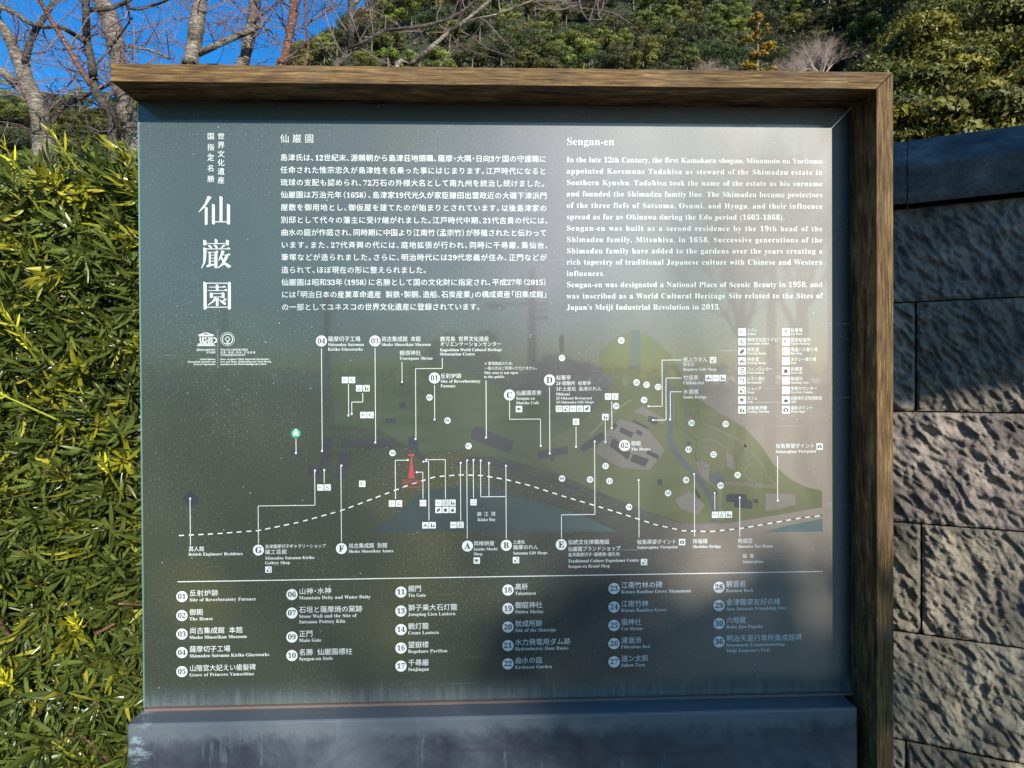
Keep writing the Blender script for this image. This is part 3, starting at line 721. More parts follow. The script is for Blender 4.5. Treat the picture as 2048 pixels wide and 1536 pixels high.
pt = at(232, 600, HY+.12); wb.tube([pt+Vector((-.05, .05, .12)), pt, pt+Vector((.02, 0, -.08)), pt+Vector((.11, .04, -.17))], [.008, .010, .011, .009], 8)
wb.obj('branches', M['bark_red'], hedge, True, origin=tuple(hedge.location))['kind'] = 'stuff'

# ------------------------------------------------------------------ stone wall
A0 = Vector((1.130, .490, 0)); wd = Vector((.24, -.142, 0)).normalized(); wn = Vector((wd.y, -wd.x, 0))   # wn faces the camera
if wn.y > 0: wn = -wn
wall = empty('stone_wall', tuple(A0), 'dark chiselled block stone wall with sloped coping right of the map board', 'wall')
rows = [-.04, .26, .56, .855, 1.152, 1.453, 1.747, 2.0]
def s_at(px):
    "distance along the wall seen at photo column px"
    d = ray(px, 800); d2 = Vector((d[0], d[1])); a = Vector((A0.x, A0.y+D)); w2 = Vector((wd.x, wd.y))
    # t*d2 = a + s*w2
    det = d2.x*(-w2.y)+w2.x*d2.y; return (d2.x*(-(a.y))+d2.y*a.x)*-1/det*1.0 if det else 0
def s_px(px):
    lo, hi = -2.0, 3.0
    for _ in range(60):
        mdl = (lo+hi)/2; p = A0+wd*mdl; q = Vector((p.x, p.y+D, 0)); X = 1024+F*(q.dot(Vector((rv[0], rv[1], 0))))/(q.dot(Vector((fwv[0], fwv[1], 0))))
        if X < px: lo = mdl
        else: hi = mdl
    return lo
joint = {6: [s_px(1690), s_px(2110)], 5: [s_px(1832)-.9, s_px(1832), s_px(1832)+.86], 4: [s_px(1700), s_px(2100)], 3: [s_px(1843)-.8, s_px(1843), s_px(1843)+.9],
         2: [s_px(1720), s_px(2095)], 1: [s_px(1812)-.8, s_px(1812), s_px(1812)+.8], 0: [s_px(1750), s_px(2120)]}
SMIN, SMAX = -.95, 2.4
jg = .0022
def stone_block(s0, s1, z0, z1, seed, fine):
    st_ = .0036 if fine else .03
    w, h = s1-s0, z1-z0; nx = max(6, int(w/st_)); nz = max(6, int(h/st_))
    s = np.linspace(s0+jg, s1-jg, nx+1); z = np.linspace(z0+jg*.8, z1-jg*.8, nz+1); SS, ZZ = np.meshgrid(s, z)
    # chisel strokes run down to the right
    a = math.radians(-52+6*math.sin(seed)); u = SS*math.cos(a)+ZZ*math.sin(a); v = -SS*math.sin(a)+ZZ*math.cos(a)
    wu = fbm(np.stack([SS*6, ZZ*6], -1), seed+7, 2)*.05
    n1 = fbm(np.stack([(u+wu)*19, (v+wu)*52], -1), seed, 4)
    n2 = fbm(np.stack([SS*5, ZZ*5], -1), seed+3, 3)
    n3 = fbm(np.stack([(u+wu*.5)*40, (v-wu)*100], -1), seed+9, 3)
    rd = 1-np.abs(fbm(np.stack([(u+wu)*15, (v+wu*1.4)*44], -1), seed+20, 3))*3.0; pit = np.clip(vnoise(np.stack([(u+wu)*20, (v+wu)*46], -1), seed+31)-.66, 0, 1)*3
    dep = .014*n1+.014*n2+.010*n3+.009*np.clip(rd, 0, 1)**2-.012*pit
    ed = np.minimum(np.minimum(SS-s0, s1-SS), np.minimum(ZZ-z0, z1-ZZ)); k = np.clip(ed/.010, 0, 1); k = k*k*(3-2*k)
    dep = (dep+.010)*(.15+.85*k)-.003
    Pn = np.stack([A0.x+wd.x*SS+wn.x*dep, A0.y+wd.y*SS+wn.y*dep, ZZ], -1).reshape(-1, 3)
    w_ = nx+1; q = (np.arange(nz)[:, None]*w_+np.arange(nx)[None]).ravel(); Q = np.stack([q, q+1, q+1+w_, q+w_], 1)
    # sides
    per = list(range(0, nx+1))+[j*w_+nx for j in range(1, nz+1)]+[nz*w_+i for i in range(nx-1, -1, -1)]+[j*w_ for j in range(nz-1, 0, -1)]
    back = Pn[per].copy(); dshift = np.array([wn.x, wn.y, 0])*(-.12)
    back = back+dshift; nb = len(per); o = len(Pn)
    sq = np.array([(per[i], o+i, o+(i+1) % nb, per[(i+1) % nb]) for i in range(nb)])[:, ::-1]
    V = np.concatenate([Pn, back])-np.array(A0)
    sd = random.Random(seed); tn = np.array([sd.uniform(.82, 1.15)]*3)*np.array([1, sd.uniform(.96, 1.02), sd.uniform(.92, 1.04)])
    return fastmesh('stone_block', V, np.concatenate([Q, sq]), M['stone'], np.tile(tn, (len(V), 1)), smooth=True)
sd = 300
for r in range(7):
    js = sorted(joint[r]); lst = [SMIN]+[j for j in js if SMIN+.1 < j < SMAX-.1]
    while SMAX-lst[-1] > 1.0: lst.append(lst[-1]+.85)
    lst.append(SMAX)
    for a_, b_ in zip(lst[:-1], lst[1:]):
        sd += 13; fine = b_ > -.05 and a_ < .45 and r >= 1
        o = link('stone_block', stone_block(a_, b_, rows[r], rows[r+1], sd, fine)); o.parent = wall
def wpt(s, n, z): p = A0+wd*s+wn*n; return (p.x, p.y, z)
core = MB(); v = [wpt(s, n, z) for z in (-.05, 1.99) for s, n in ((SMIN+.005, -.04), (SMAX, -.04), (SMAX, -.34), (SMIN+.005, -.34))]
core.add(v, [(0, 3, 2, 1), (4, 5, 6, 7), (0, 1, 5, 4), (1, 2, 6, 5), (2, 3, 7, 6), (3, 0, 4, 7)]); core.obj('core', plain('wall_mortar', (.03, .028, .026), 1), wall, origin=tuple(wall.location))
prof = [(.045, 2.003), (.052, 2.02), (.052, 2.098), (.045, 2.108), (-.16, 2.225), (-.20, 2.225), (-.43, 2.108), (-.43, 2.003)]
cs = [SMIN, s_px(1815)-.78, s_px(1815), s_px(1815)+.82, s_px(1815)+1.6, SMAX+.2]
for a_, b_ in zip(cs[:-1], cs[1:]):
    nseg = 60; mb = MB(); v = []; f = []; sgs = np.linspace(a_+.0015, b_-.0015, nseg+1); P8 = []
    for i in range(len(prof)-1):
        n_ = 8 if i in (1, 3) else 2
        P8 += [(prof[i][0]+(prof[i+1][0]-prof[i][0])*k/n_, prof[i][1]+(prof[i+1][1]-prof[i][1])*k/n_) for k in range(n_)]
    P8.append(prof[-1]); m_ = len(P8)
    arr = np.array([[s, n, z] for s in sgs for n, z in P8]); rg = fbm(arr*np.array([14, 14, 20]), int(a_*50)+90, 4)*.008
    for (s, n, z), q_ in zip(arr, rg): v.append(wpt(s, n+(q_ if n > .04 else q_*.2), z+(q_*.15)))
    for i in range(nseg):
        for j in range(m_-1): f.append((i*m_+j, i*m_+j+1, (i+1)*m_+j+1, (i+1)*m_+j))
    f.append(tuple(range(m_))); f.append(tuple(nseg*m_+j for j in range(m_))[::-1])
    mb.add(v, f).obj('coping_stone', M['cope'], wall, False, origin=tuple(wall.location))

# ------------------------------------------------------------------ information board
XL, XR, ZB, ZT = -.6640, .7495, CAMZ-.6425, CAMZ+.5420
board = empty('map_board', (0, 0, 0), 'large garden map board with white Japanese and English lettering under an L shaped wooden frame', 'information board')
def bevel_box(name, a, b, mat, r=.002, seg=2, parent=board):
    import bmesh
    bm = bmesh.new(); bmesh.ops.create_cube(bm, size=1)
    for v in bm.verts: v.co = Vector([(a[i]+b[i])/2+v.co[i]*(b[i]-a[i]) for i in range(3)])
    bmesh.ops.bevel(bm, geom=bm.edges[:], offset=r, segments=seg, affect='EDGES', profile=.6)
    me = bpy.data.meshes.new(name); bm.to_mesh(me); bm.free(); me.materials.append(mat)
    return link(name, me, parent)
# panel slab: origin at its centre
cx, cz = (XL+XR)/2, (ZB+ZT)/2
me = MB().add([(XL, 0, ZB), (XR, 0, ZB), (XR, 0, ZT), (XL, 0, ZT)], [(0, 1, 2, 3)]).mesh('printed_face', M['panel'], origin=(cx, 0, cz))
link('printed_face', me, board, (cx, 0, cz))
ge = plain('glass_edge', (.16, .30, .27), .12); ge.node_tree.nodes['Principled BSDF'].inputs['Coat Weight'].default_value = 1
bevel_box('glass_slab', (XL-.0015, .0008, ZB-.001), (XR+.001, .014, ZT+.001), ge, .001)
MB().box((XL-.0030, -.0012, ZB), (XL-.0002, .0125, ZT-.002)).obj('glass_rim', plain('ground_glass_rim', (.10, .19, .17), .3, **{'Coat Weight': 1.0}), board)
bevel_box('back_board', (XL+.01, .015, ZB-.02), (XR-.01, .05, ZT-.01), plain('dark_backing', (.03, .035, .04), .6), .002)
# plinth
pf = -.062; pzl = at(255, 1441, pf).z; pzr = at(1712, 1402, pf).z; pz = ZB-.004
pxl = at(253.5, 1480, pf).x; pxr = at(1716, 1480, pf).x
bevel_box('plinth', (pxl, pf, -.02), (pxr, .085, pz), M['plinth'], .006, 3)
gas = MB().box((XL+.002, -.009, ZB-.004), (XR-.002, -.0005, ZB+.0012)).obj('sealant_strip', plain('brown_sealant', (.14, .10, .08), .8), board)
# frame: mitred beam and post
fy = -.100; by = .042
bt = at(1000, 135.0, fy).z; bb = at(1000, 170.5, fy).z; xl = at(221, 140, fy).x; xo = at(1787, 700, fy).x; xi = at(1753.5, 700, fy).x
def prism(name, poly, mat, r=.0018):
    import bmesh
    bm = bmesh.new(); lo = [bm.verts.new((x, fy, z)) for x, z in poly]; hi = [bm.verts.new((x, by, z)) for x, z in poly]; n = len(poly)
    bm.faces.new(lo); bm.faces.new(hi[::-1])
    for i in range(n): bm.faces.new((lo[i], hi[i], hi[(i+1) % n], lo[(i+1) % n])[::-1])
    bmesh.ops.recalc_face_normals(bm, faces=bm.faces)
    bmesh.ops.bevel(bm, geom=bm.edges[:], offset=r, segments=2, affect='EDGES', profile=.6)
    # subdivide along the length so the edges can be worn unevenly
    me = bpy.data.meshes.new(name); bm.to_mesh(me); bm.free(); me.materials.append(mat)
    return link(name, me, board)
mg = .0006
prism('top_beam', [(xl, bb), (xi-mg, bb), (xo-mg, bt), (xl, bt)], M['wood_x'])
prism('side_post', [(xi, -.02), (xo, -.02), (xo, bt-mg), (xi, bb-mg)], M['wood_z'])
MB().box((XL+.002, .0150, ZT-.012), (xi-.001, .035, bb-.0005)).obj('top_rail', M['wood_x'], board)

# ------------------------------------------------------------------ print on the board
def PB(x, y, lift):
    d = ray(x, y); t = D/d[1]; return (t*d[0], -lift*.22, CAMZ+t*d[2])
def px2m(x): return (at(x+5, 800, 0).x-at(x-5, 800, 0).x)/10
class Print(MB): pass
def poly(mb, pts, lift=.0009):
    import mathutils.geometry as mg_
    P3 = [Vector(PB(x, y, lift)) for x, y in pts]; tri = mg_.tessellate_polygon([P3]); out = []
    for a, b, c in tri:
        n = (P3[b]-P3[a]).cross(P3[c]-P3[a]); out.append((a, b, c) if n.y < 0 else (a, c, b))
    mb.add([tuple(p) for p in P3], out)
def disc(mb, x, y, r, lift=.0022, n=28):
    c = PB(x, y, lift); R = r*px2m(x)
    mb.add([c]+[(c[0]+R*math.cos(2*math.pi*k/n), c[1], c[2]+R*math.sin(2*math.pi*k/n)) for k in range(n)], [(0, 1+k, 1+(k+1) % n) for k in range(n)])
def pline(mb, pts, w=1.15, lift=.0016):
    for (x0, y0), (x1, y1) in zip(pts[:-1], pts[1:]):
        a = Vector(PB(x0, y0, lift)); b = Vector(PB(x1, y1, lift)); d = b-a
        if d.length < 1e-6: continue
        if abs(d.x) < abs(d.z)*.05: b.x = a.x
        if abs(d.z) < abs(d.x)*.03 and len(pts) < 6: b.z = a.z
        d = (b-a).normalized(); n = Vector((d.z, 0, -d.x))*w*px2m(x0)/2
        mb.add([tuple(a-n), tuple(b-n), tuple(b+n), tuple(a+n)], [(0, 1, 2, 3)] if (b-a).cross(n).y < 0 else [(0, 3, 2, 1)])
# --- glyphs
def SER(ch):
    o = ord(ch)
    if 65 <= o <= 90: return chr(0x1D400+o-65)
    if 97 <= o <= 122: return chr(0x1D41A+o-97)
    if 48 <= o <= 57: return chr(0x1D7CE+o-48)
    return ch
GLY = {}; NEED = []
def isc(ch): return ord(ch) > 0x2e00 or ch in '※・'
jobs = []    # (kind, text, ...)
def prepare():
    need = set()
    for j in jobs:
        for ch in j['t']: need.add((ch, j['st']))
    tmp = []; probes = []
    for ch, st in sorted(need):
        if ch == ' ': continue
        c = bpy.data.curves.new('glyph', 'FONT'); c.size = 1; c.resolution_u = 2 if st != 'H' else 4
        g_ = SER(ch) if st in 'SHBJK' else ch
        c.body = g_; c.offset = {'S': -.008, 'H': -.0085, 'B': .012, 'G': .022, 'J': 0, 'K': -.006}[st]
        if st in 'JK' and g_ != ch: c.offset = -.004
        if st == 'S': c.offset = -.004
        o = bpy.data.objects.new('glyph', c); C.objects.link(o); tmp.append((ch, st, o))
        if not isc(ch):
            c2 = bpy.data.curves.new('glyph', 'FONT'); c2.size = 1; c2.resolution_u = 1; c2.body = '|'+(c.body)+'|'
            o2 = bpy.data.objects.new('glyph', c2); C.objects.link(o2); probes.append((ch, st, o2))
    c0 = bpy.data.curves.new('glyph', 'FONT'); c0.size = 1; c0.body = '||'; oz = bpy.data.objects.new('glyph', c0); C.objects.link(oz)
    dg = bpy.context.evaluated_depsgraph_get()
    def wid(o):
        me = o.evaluated_get(dg).to_mesh(); x = [v.co.x for v in me.vertices]; o.evaluated_get(dg).to_mesh_clear(); return max(x)-min(x)
    w0 = wid(oz); adv = {(ch, st): wid(o)-w0 for ch, st, o in probes}
    for ch, st, o in tmp:
        ev = o.evaluated_get(dg); me = ev.to_mesh(); V = np.array([v.co[:2] for v in me.vertices]).reshape(-1, 2)
        me.calc_loop_triangles(); T = [tuple(t.vertices) for t in me.loop_triangles]
        ev.to_mesh_clear()
        if isc(ch):
            a = 1.0
            if ch in '、。，': a = .56
            elif ch in '・': a = .5; V = V-np.array([.25, 0])
            elif ch in '「（': a = .55; V = V-np.array([.45, 0])
            elif ch in '」）': a = .55
        else: a = adv[(ch, st)]
        GLY[(ch, st)] = (V, T, a)
    for _, _, o in tmp+probes+[(0, 0, oz)]:
        d_ = o.data; bpy.data.objects.remove(o); bpy.data.curves.remove(d_)
def typeset(j):
    "add one line of lettering to its mesh builder"
    mb, t, st = j['mb'], j['t'], j['st']; x0, x1, y, sz = j['x0'], j['x1'], j['y'], j['s']
    a = PB(x0, y, j['lift']); X1 = PB(x1, y, 0)[0]; W_ = X1-a[0]; em = sz*px2m((x0+x1)/2)
    adv = [(.30 if ch == ' ' and st != 'J' else .55) if ch == ' ' else GLY[(ch, st)][2] for ch in t]
    nat = sum(adv)*em; xs = 1.0; trk = 0; wsp = 0; nsp = t.count(' ')
    if len(t) > 1:
        if nat > W_: xs = W_/nat
        elif st in 'SH' and nsp > 3: # justify: a little tracking, rest into spaces
            trk = min((W_-nat)/(len(t)-1), .075*em); wsp = (W_-nat-trk*(len(t)-1))/nsp
        else: trk = (W_-nat)/(len(t)-1)
    x = a[0]
    if j.get('c'): x = a[0]+(W_-nat)/2 if nat < W_ else a[0]; trk = 0
    dz = -.37*em if isc(t[0]) or j.get('mid') else 0
    dz = -.37*em if j.get('mid') else 0
    for ch, w in zip(t, adv):
        if ch == ' ': x += w*em*xs+trk+wsp; continue
        V, T, _ = GLY[(ch, st)]
        mb.add(np.stack([x+V[:, 0]*em*xs, np.full(len(V), a[1]), a[2]+dz+V[:, 1]*em], -1), T)
        x += w*em*xs+trk
def JT(mb, t, x0, x1, yc, s, st='J', lift=.0024): jobs.append(dict(mb=mb, t=t, x0=x0, x1=x1, y=yc, s=s, st=st, lift=lift, mid=True))
def ET(mb, t, x0, x1, yb, s, st='S', lift=.0024, c=False): jobs.append(dict(mb=mb, t=t, x0=x0, x1=x1, y=yb, s=s, st=st, lift=lift, c=c))
pending = []
def part(name, mat, parent=None):
    mb = MB(); pending.append((name, mb, mat, parent)); return mb

# map shapes
mp = part('map_land', M['land'])
poly(mp, [(1040, 905), (1120, 870), (1180, 830), (1230, 760), (1196, 735), (1200, 700), (1235, 672), (1262, 664), (1290, 668), (1315, 684), (1340, 708), (1352, 730), (1385, 790), (1440, 826), (1490, 856), (1520, 888), (1548, 930), (1580, 958), (1612, 974), (1644, 982), (1644, 1013), (1550, 1029), (1450, 1045), (1362, 1045), (1290, 1022), (1200, 985), (1120, 950)], .0005)
mp2 = part('map_land', M['land2'])
poly(mp2, [(664, 730), (760, 716), (900, 730), (1010, 780), (1100, 800), (1180, 830), (1120, 870), (1040, 905), (1120, 950), (1000, 915), (900, 900), (840, 905), (760, 860), (670, 850)], .0005)
ms = part('map_sea', M['sea'])
poly(ms, [(742, 1063), (790, 1032), (830, 992), (870, 978), (930, 972), (1000, 982), (1080, 1005), (1160, 1030), (1235, 1063)], .0007)
poly(part('map_sea', M['sea']), [(1528, 1064), (1570, 1052), (1645, 1037), (1645, 1063)], .0007)
mr = part('map_river', M['river'])
rp = [(1330, 716), (1333, 760), (1340, 800), (1337, 870), (1350, 905), (1385, 945), (1410, 975), (1427, 1008), (1426, 1044)]
pline(mr, rp, 10, .0010); poly(part('map_river', M['river']), [(1262, 660), (1280, 660), (1281, 735), (1262, 738)], .0010)
for x, y in rp[1:-1]: disc(mr, x, y, 5, .00115, 14)
poly(part('map_river', M['river']), [(1420, 948), (1440, 944), (1450, 962), (1432, 968), (1420, 962)], .0010)
mpa = part('map_path', M['path'])
for pts, w in (([(1405, 846), (1440, 862), (1480, 880), (1502, 905), (1525, 930), (1532, 950), (1552, 970)], 3.5), ([(1400, 880), (1430, 880), (1450, 895), (1460, 915)], 3), ([(1450, 966), (1555, 974)], 7),
               ([(1490, 888), (1494, 922)], 3), ([(1500, 928), (1484, 946), (1510, 968)], 3), ([(1180, 870), (1225, 825), (1262, 800)], 4), ([(1440, 965), (1442, 1040)], 8)): pline(part('map_path', M['path']), pts, w, .0012)
mpz = part('map_plaza', M['plaza'])
for pg in ([(1531, 986), (1590, 989), (1592, 1010), (1560, 1018), (1530, 1022)], [(1378, 982), (1410, 1010), (1396, 1030), (1362, 1018), (1350, 1000)], [(1392, 920), (1420, 930), (1415, 965), (1400, 955)], [(1452, 905), (1466, 912), (1470, 940), (1455, 935)],
           [(1214, 862), (1240, 838), (1290, 852), (1330, 900), (1300, 940), (1240, 935), (1190, 905)], [(1268, 822), (1284, 812), (1330, 838), (1326, 848)]): poly(part('map_plaza', M['plaza']), pg, .0011)
for pg in ([(646, 874), (664, 875), (659, 932), (641, 930)], [(617, 931), (646, 932), (643, 952), (616, 950)], [(677, 904), (704, 906), (700, 940), (694, 941), (691, 956), (671, 953)],
           [(683, 879), (789, 877), (789, 893), (741, 893), (741, 900), (731, 900), (731, 893), (683, 893)], [(365, 997), (379, 980), (399, 996), (395, 1009), (380, 1014)], [(817, 874), (835, 874), (838, 900), (817, 898)],
           [(833, 898), (857, 922), (853, 932), (828, 908)], [(944, 860), (953, 852), (1027, 882), (1020, 907), (985, 895), (941, 878)], [(914, 921), (929, 921), (929, 930), (914, 930)], [(930, 913), (971, 914), (969, 929), (930, 928)],
           [(973, 920), (984, 921), (984, 931), (973, 930)], [(986, 919), (1044, 932), (1040, 945), (985, 932)], [(1074, 903), (1135, 892), (1137, 907), (1109, 911), (1107, 922), (1102, 922), (1101, 914), (1078, 920)],
           [(1160, 893), (1204, 863), (1212, 877), (1166, 905)], [(1222, 852), (1230, 845), (1236, 852), (1226, 861)], [(1242, 854), (1268, 866), (1262, 876), (1238, 863)], [(1275, 858), (1286, 866), (1282, 872), (1271, 866)],
           [(1267, 839), (1298, 855), (1296, 859), (1265, 844)], [(1226, 876), (1240, 884), (1236, 895), (1262, 905), (1256, 920), (1219, 892)], [(1266, 908), (1298, 918), (1290, 934), (1260, 922)], [(1296, 900), (1319, 911), (1315, 919), (1292, 907)],
           [(1297, 831), (1315, 836), (1316, 846), (1308, 850), (1296, 842)], [(1372, 886), (1378, 882), (1383, 887), (1376, 892)], [(1386, 978), (1391, 975), (1402, 994), (1396, 997)], [(1423, 986), (1430, 979), (1436, 987), (1429, 992)],
           [(1452, 991), (1461, 987), (1494, 989), (1493, 998), (1505, 1003), (1504, 1018), (1468, 1014), (1468, 1005), (1452, 1003)], [(1508, 997), (1517, 999), (1516, 1007), (1507, 1005)], [(1315, 958), (1324, 958), (1324, 970), (1315, 970)],
           [(1074, 951), (1112, 958), (1111, 966), (1074, 959)], [(1132, 968), (1158, 974), (1156, 982), (1131, 976)], [(798, 805), (812, 805), (812, 817), (798, 817)], [(770, 837), (791, 838), (791, 846), (770, 846)], [(800, 759), (808, 759), (808, 771), (800, 771)],
           [(582, 898), (602, 898), (602, 912), (582, 912)], [(1118, 677), (1121, 670), (1127, 670), (1129, 704), (1120, 706)]):
    poly(part('map_building', M['bldg']), pg, .0013)
mo = part('map_outline', M['line'])
for pts in ([(767, 760), (786, 747), (824, 748), (825, 775), (848, 785), (848, 806), (843, 806), (843, 848), (767, 848), (767, 760)], [(790, 756), (819, 756), (819, 788), (790, 788), (790, 756)], [(1353, 812), (1351, 848), (1395, 882), (1390, 915), (1405, 942), (1398, 950), (1440, 990)],
            [(1644, 1014), (1550, 1030), (1450, 1046), (1362, 1046), (1290, 1023), (1200, 986), (1120, 951), (1040, 906)], [(860, 905), (930, 900), (1000, 918), (1080, 935), (1150, 965)], [(1208, 903), (1222, 872), (1236, 880)], [(1206, 936), (1198, 990)],
            [(1390, 915), (1412, 938), (1428, 930)]): pline(part('map_outline', M['line']), pts, .9, .0014)
for k in range(9): pline(part('map_bamboo', M['line']), [(1370+k*3.6, 820+(k % 3)*2), (1370+k*3.6+(k % 2), 832+(k*5 % 7))], .9, .0014)

# railway
rail = [(358, 1071), (430, 1067.5), (517, 1061), (600, 1044), (683, 1021), (760, 992), (815, 971), (870, 953.5), (920, 949.5), (965, 951), (1012, 959), (1060, 971), (1122, 991), (1200, 1014), (1258, 1032), (1310, 1049), (1366, 1061.5), (1420, 1063), (1480, 1057), (1540, 1046.5), (1600, 1036), (1645, 1031)]
rr_ = [(np.array(rail[i])*(1-t)+np.array(rail[i+1])*t) for i in range(len(rail)-1) for t in np.linspace(0, 1, 8, endpoint=False)]+[np.array(rail[-1])]
rk = part('railway_line', M['line']); pline(rk, [tuple(p) for p in rr_], 1.6, .0017)
dl = part('railway_dashes', M['white']); cum = 0; seg = []
fine_ = []
for i in range(len(rr_)-1):
    n_ = max(2, int(np.linalg.norm(rr_[i+1]-rr_[i])/1.0)); fine_ += [rr_[i]+(rr_[i+1]-rr_[i])*k/n_ for k in range(n_)]
cum = 0; run = []
for a_, b_ in zip(fine_[:-1], fine_[1:]):
    ph = cum % 19.2
    if ph < 10: run.append(tuple(a_))
    elif run:
        if len(run) > 1: pline(dl, [run[0], run[len(run)//2], tuple(a_)], 2.2, .0020)
        run = []
    cum += float(np.linalg.norm(b_-a_))
dv = part('divider_line', M['white']); pline(dv, [(355, 1163.5), (1645, 1141.2)], 1.7, .0018)

# leader lines with end dots
LEAD = [([(643, 697), (644, 902)], 1), ([(750, 696), (750.5, 885)], 1), ([(804, 724), (804, 764)], 1), ([(884.5, 716), (884.5, 737), (831, 737), (831, 878)], 1), ([(869, 770), (869, 839)], 1), ([(972, 761), (972, 875)], 1),
        ([(1019, 803), (1019, 838.5), (1081, 838.8), (1081.5, 892)], 1), ([(1099, 774), (1099.5, 907)], 1), ([(1152, 853), (1152, 893.5)], 1), ([(1210.5, 843), (1210.8, 884)], 1), ([(1223.5, 803), (1223.5, 856)], 1),
        ([(1123, 1076), (1123, 1029.6), (1189.7, 1028.8), (1189.5, 883)], 1), ([(1363, 720), (1324, 719.7), (1324.5, 812.5), (1297, 812.5)], 1), ([(1363, 756), (1331.8, 755.8), (1332, 840), (1306, 840)], 1), ([(1363, 783.4), (1340.5, 783.2), (1340, 839)], 1),
        ([(697, 768), (696.8, 831)], 1), ([(725.5, 786), (725.5, 804), (703.5, 804.3), (703.5, 828)], 1), ([(592, 877), (592, 906)], 1), ([(381, 1090), (380.5, 997)], 1), ([(517, 1087), (517, 1011.8), (630, 1009.6), (630, 941)], 1),
        ([(648.5, 966), (648.5, 940)], 1), ([(683, 1084), (683, 931)], 1), ([(791, 998), (791.5, 920.5), (815.5, 920)], 1), ([(846, 997), (846, 944.2), (833.5, 944.4)], 1), ([(858, 1041), (858, 923), (847, 923.2)], 1),
        ([(891, 997), (891, 919), (852.5, 919.4)], 1), ([(921.5, 1041), (921.5, 925.5)], 1), ([(934.5, 1077), (934.5, 920.5)], 1), ([(947, 996), (947, 920)], 1), ([(1012, 993), (961.5, 993.6), (961.5, 921)], 1), ([(978, 993), (978, 926)], 1),
        ([(1012.5, 1077), (1012, 931.5)], 1), ([(1278, 1075), (1277, 960)], 1), ([(1389, 1073), (1388, 948)], 1), ([(1479.5, 1074), (1479.5, 995)], 1), ([(1429.5, 1020), (1429, 986)], 1), ([(1555, 912), (1555.5, 1001)], 1)]
for pts, d_ in LEAD:
    ll = part('leader_line', M['white']); pline(ll, pts, 1.25, .0019); disc(ll, *pts[-1], 2.0, .0021, 12)

# number discs: a disc with its numeral as sub-part
discs = []
def numdisc(x, y, r, t):
    mb = MB(); disc(mb, x, y, r, .0022); o = mb.obj('number_disc', M['white'], board)
    nb = MB(); s = r*1.32 if len(t) == 2 else r*1.6; w = s*.52*len(t)
    jobs.append(dict(mb=nb, t=t, x0=x-s*.60*len(t)/1, x1=x+s*.60*len(t)/1, y=y+s*.34, s=s, st='B', lift=.0026, c=True)); pending.append(('numeral', nb, M['dark'], o))
for x, y, t in ((643, 682, '04'), (750, 682, '03'), (869, 756, '01'), (1019, 790, 'C'), (1099, 760, 'D'), (1249, 891, '02'), (517, 1100, 'G'), (683, 1097, 'F'), (935, 1092, 'A'), (1012.5, 1090.5, 'B'), (1122.5, 1089, 'E')): numdisc(x, y, 11, t)
for x, y, t in ((859, 795, '05'), (895, 841, '06'), (937, 892, '07'), (785, 906, '36'), (1124, 716, '17'), (1242.5, 681, '30'), (1232, 812, '29'), (1273, 765, '28'), (1293, 769.5, '27'), (1316, 774, '25'), (1288, 800, '26'), (1383, 846, '24'), (1377, 899, '19'),
                (1427, 909, '22'), (1211, 932, '11'), (1124, 957, '09'), (1180, 959, '10'), (1219, 962, '13'), (1372, 960, '18'), (1451, 848, '23'), (1475, 950, '21'), (1441, 971, '20'), (1336, 986, '16'), (1258, 1014, '14')): numdisc(x, y, 6.3, t)

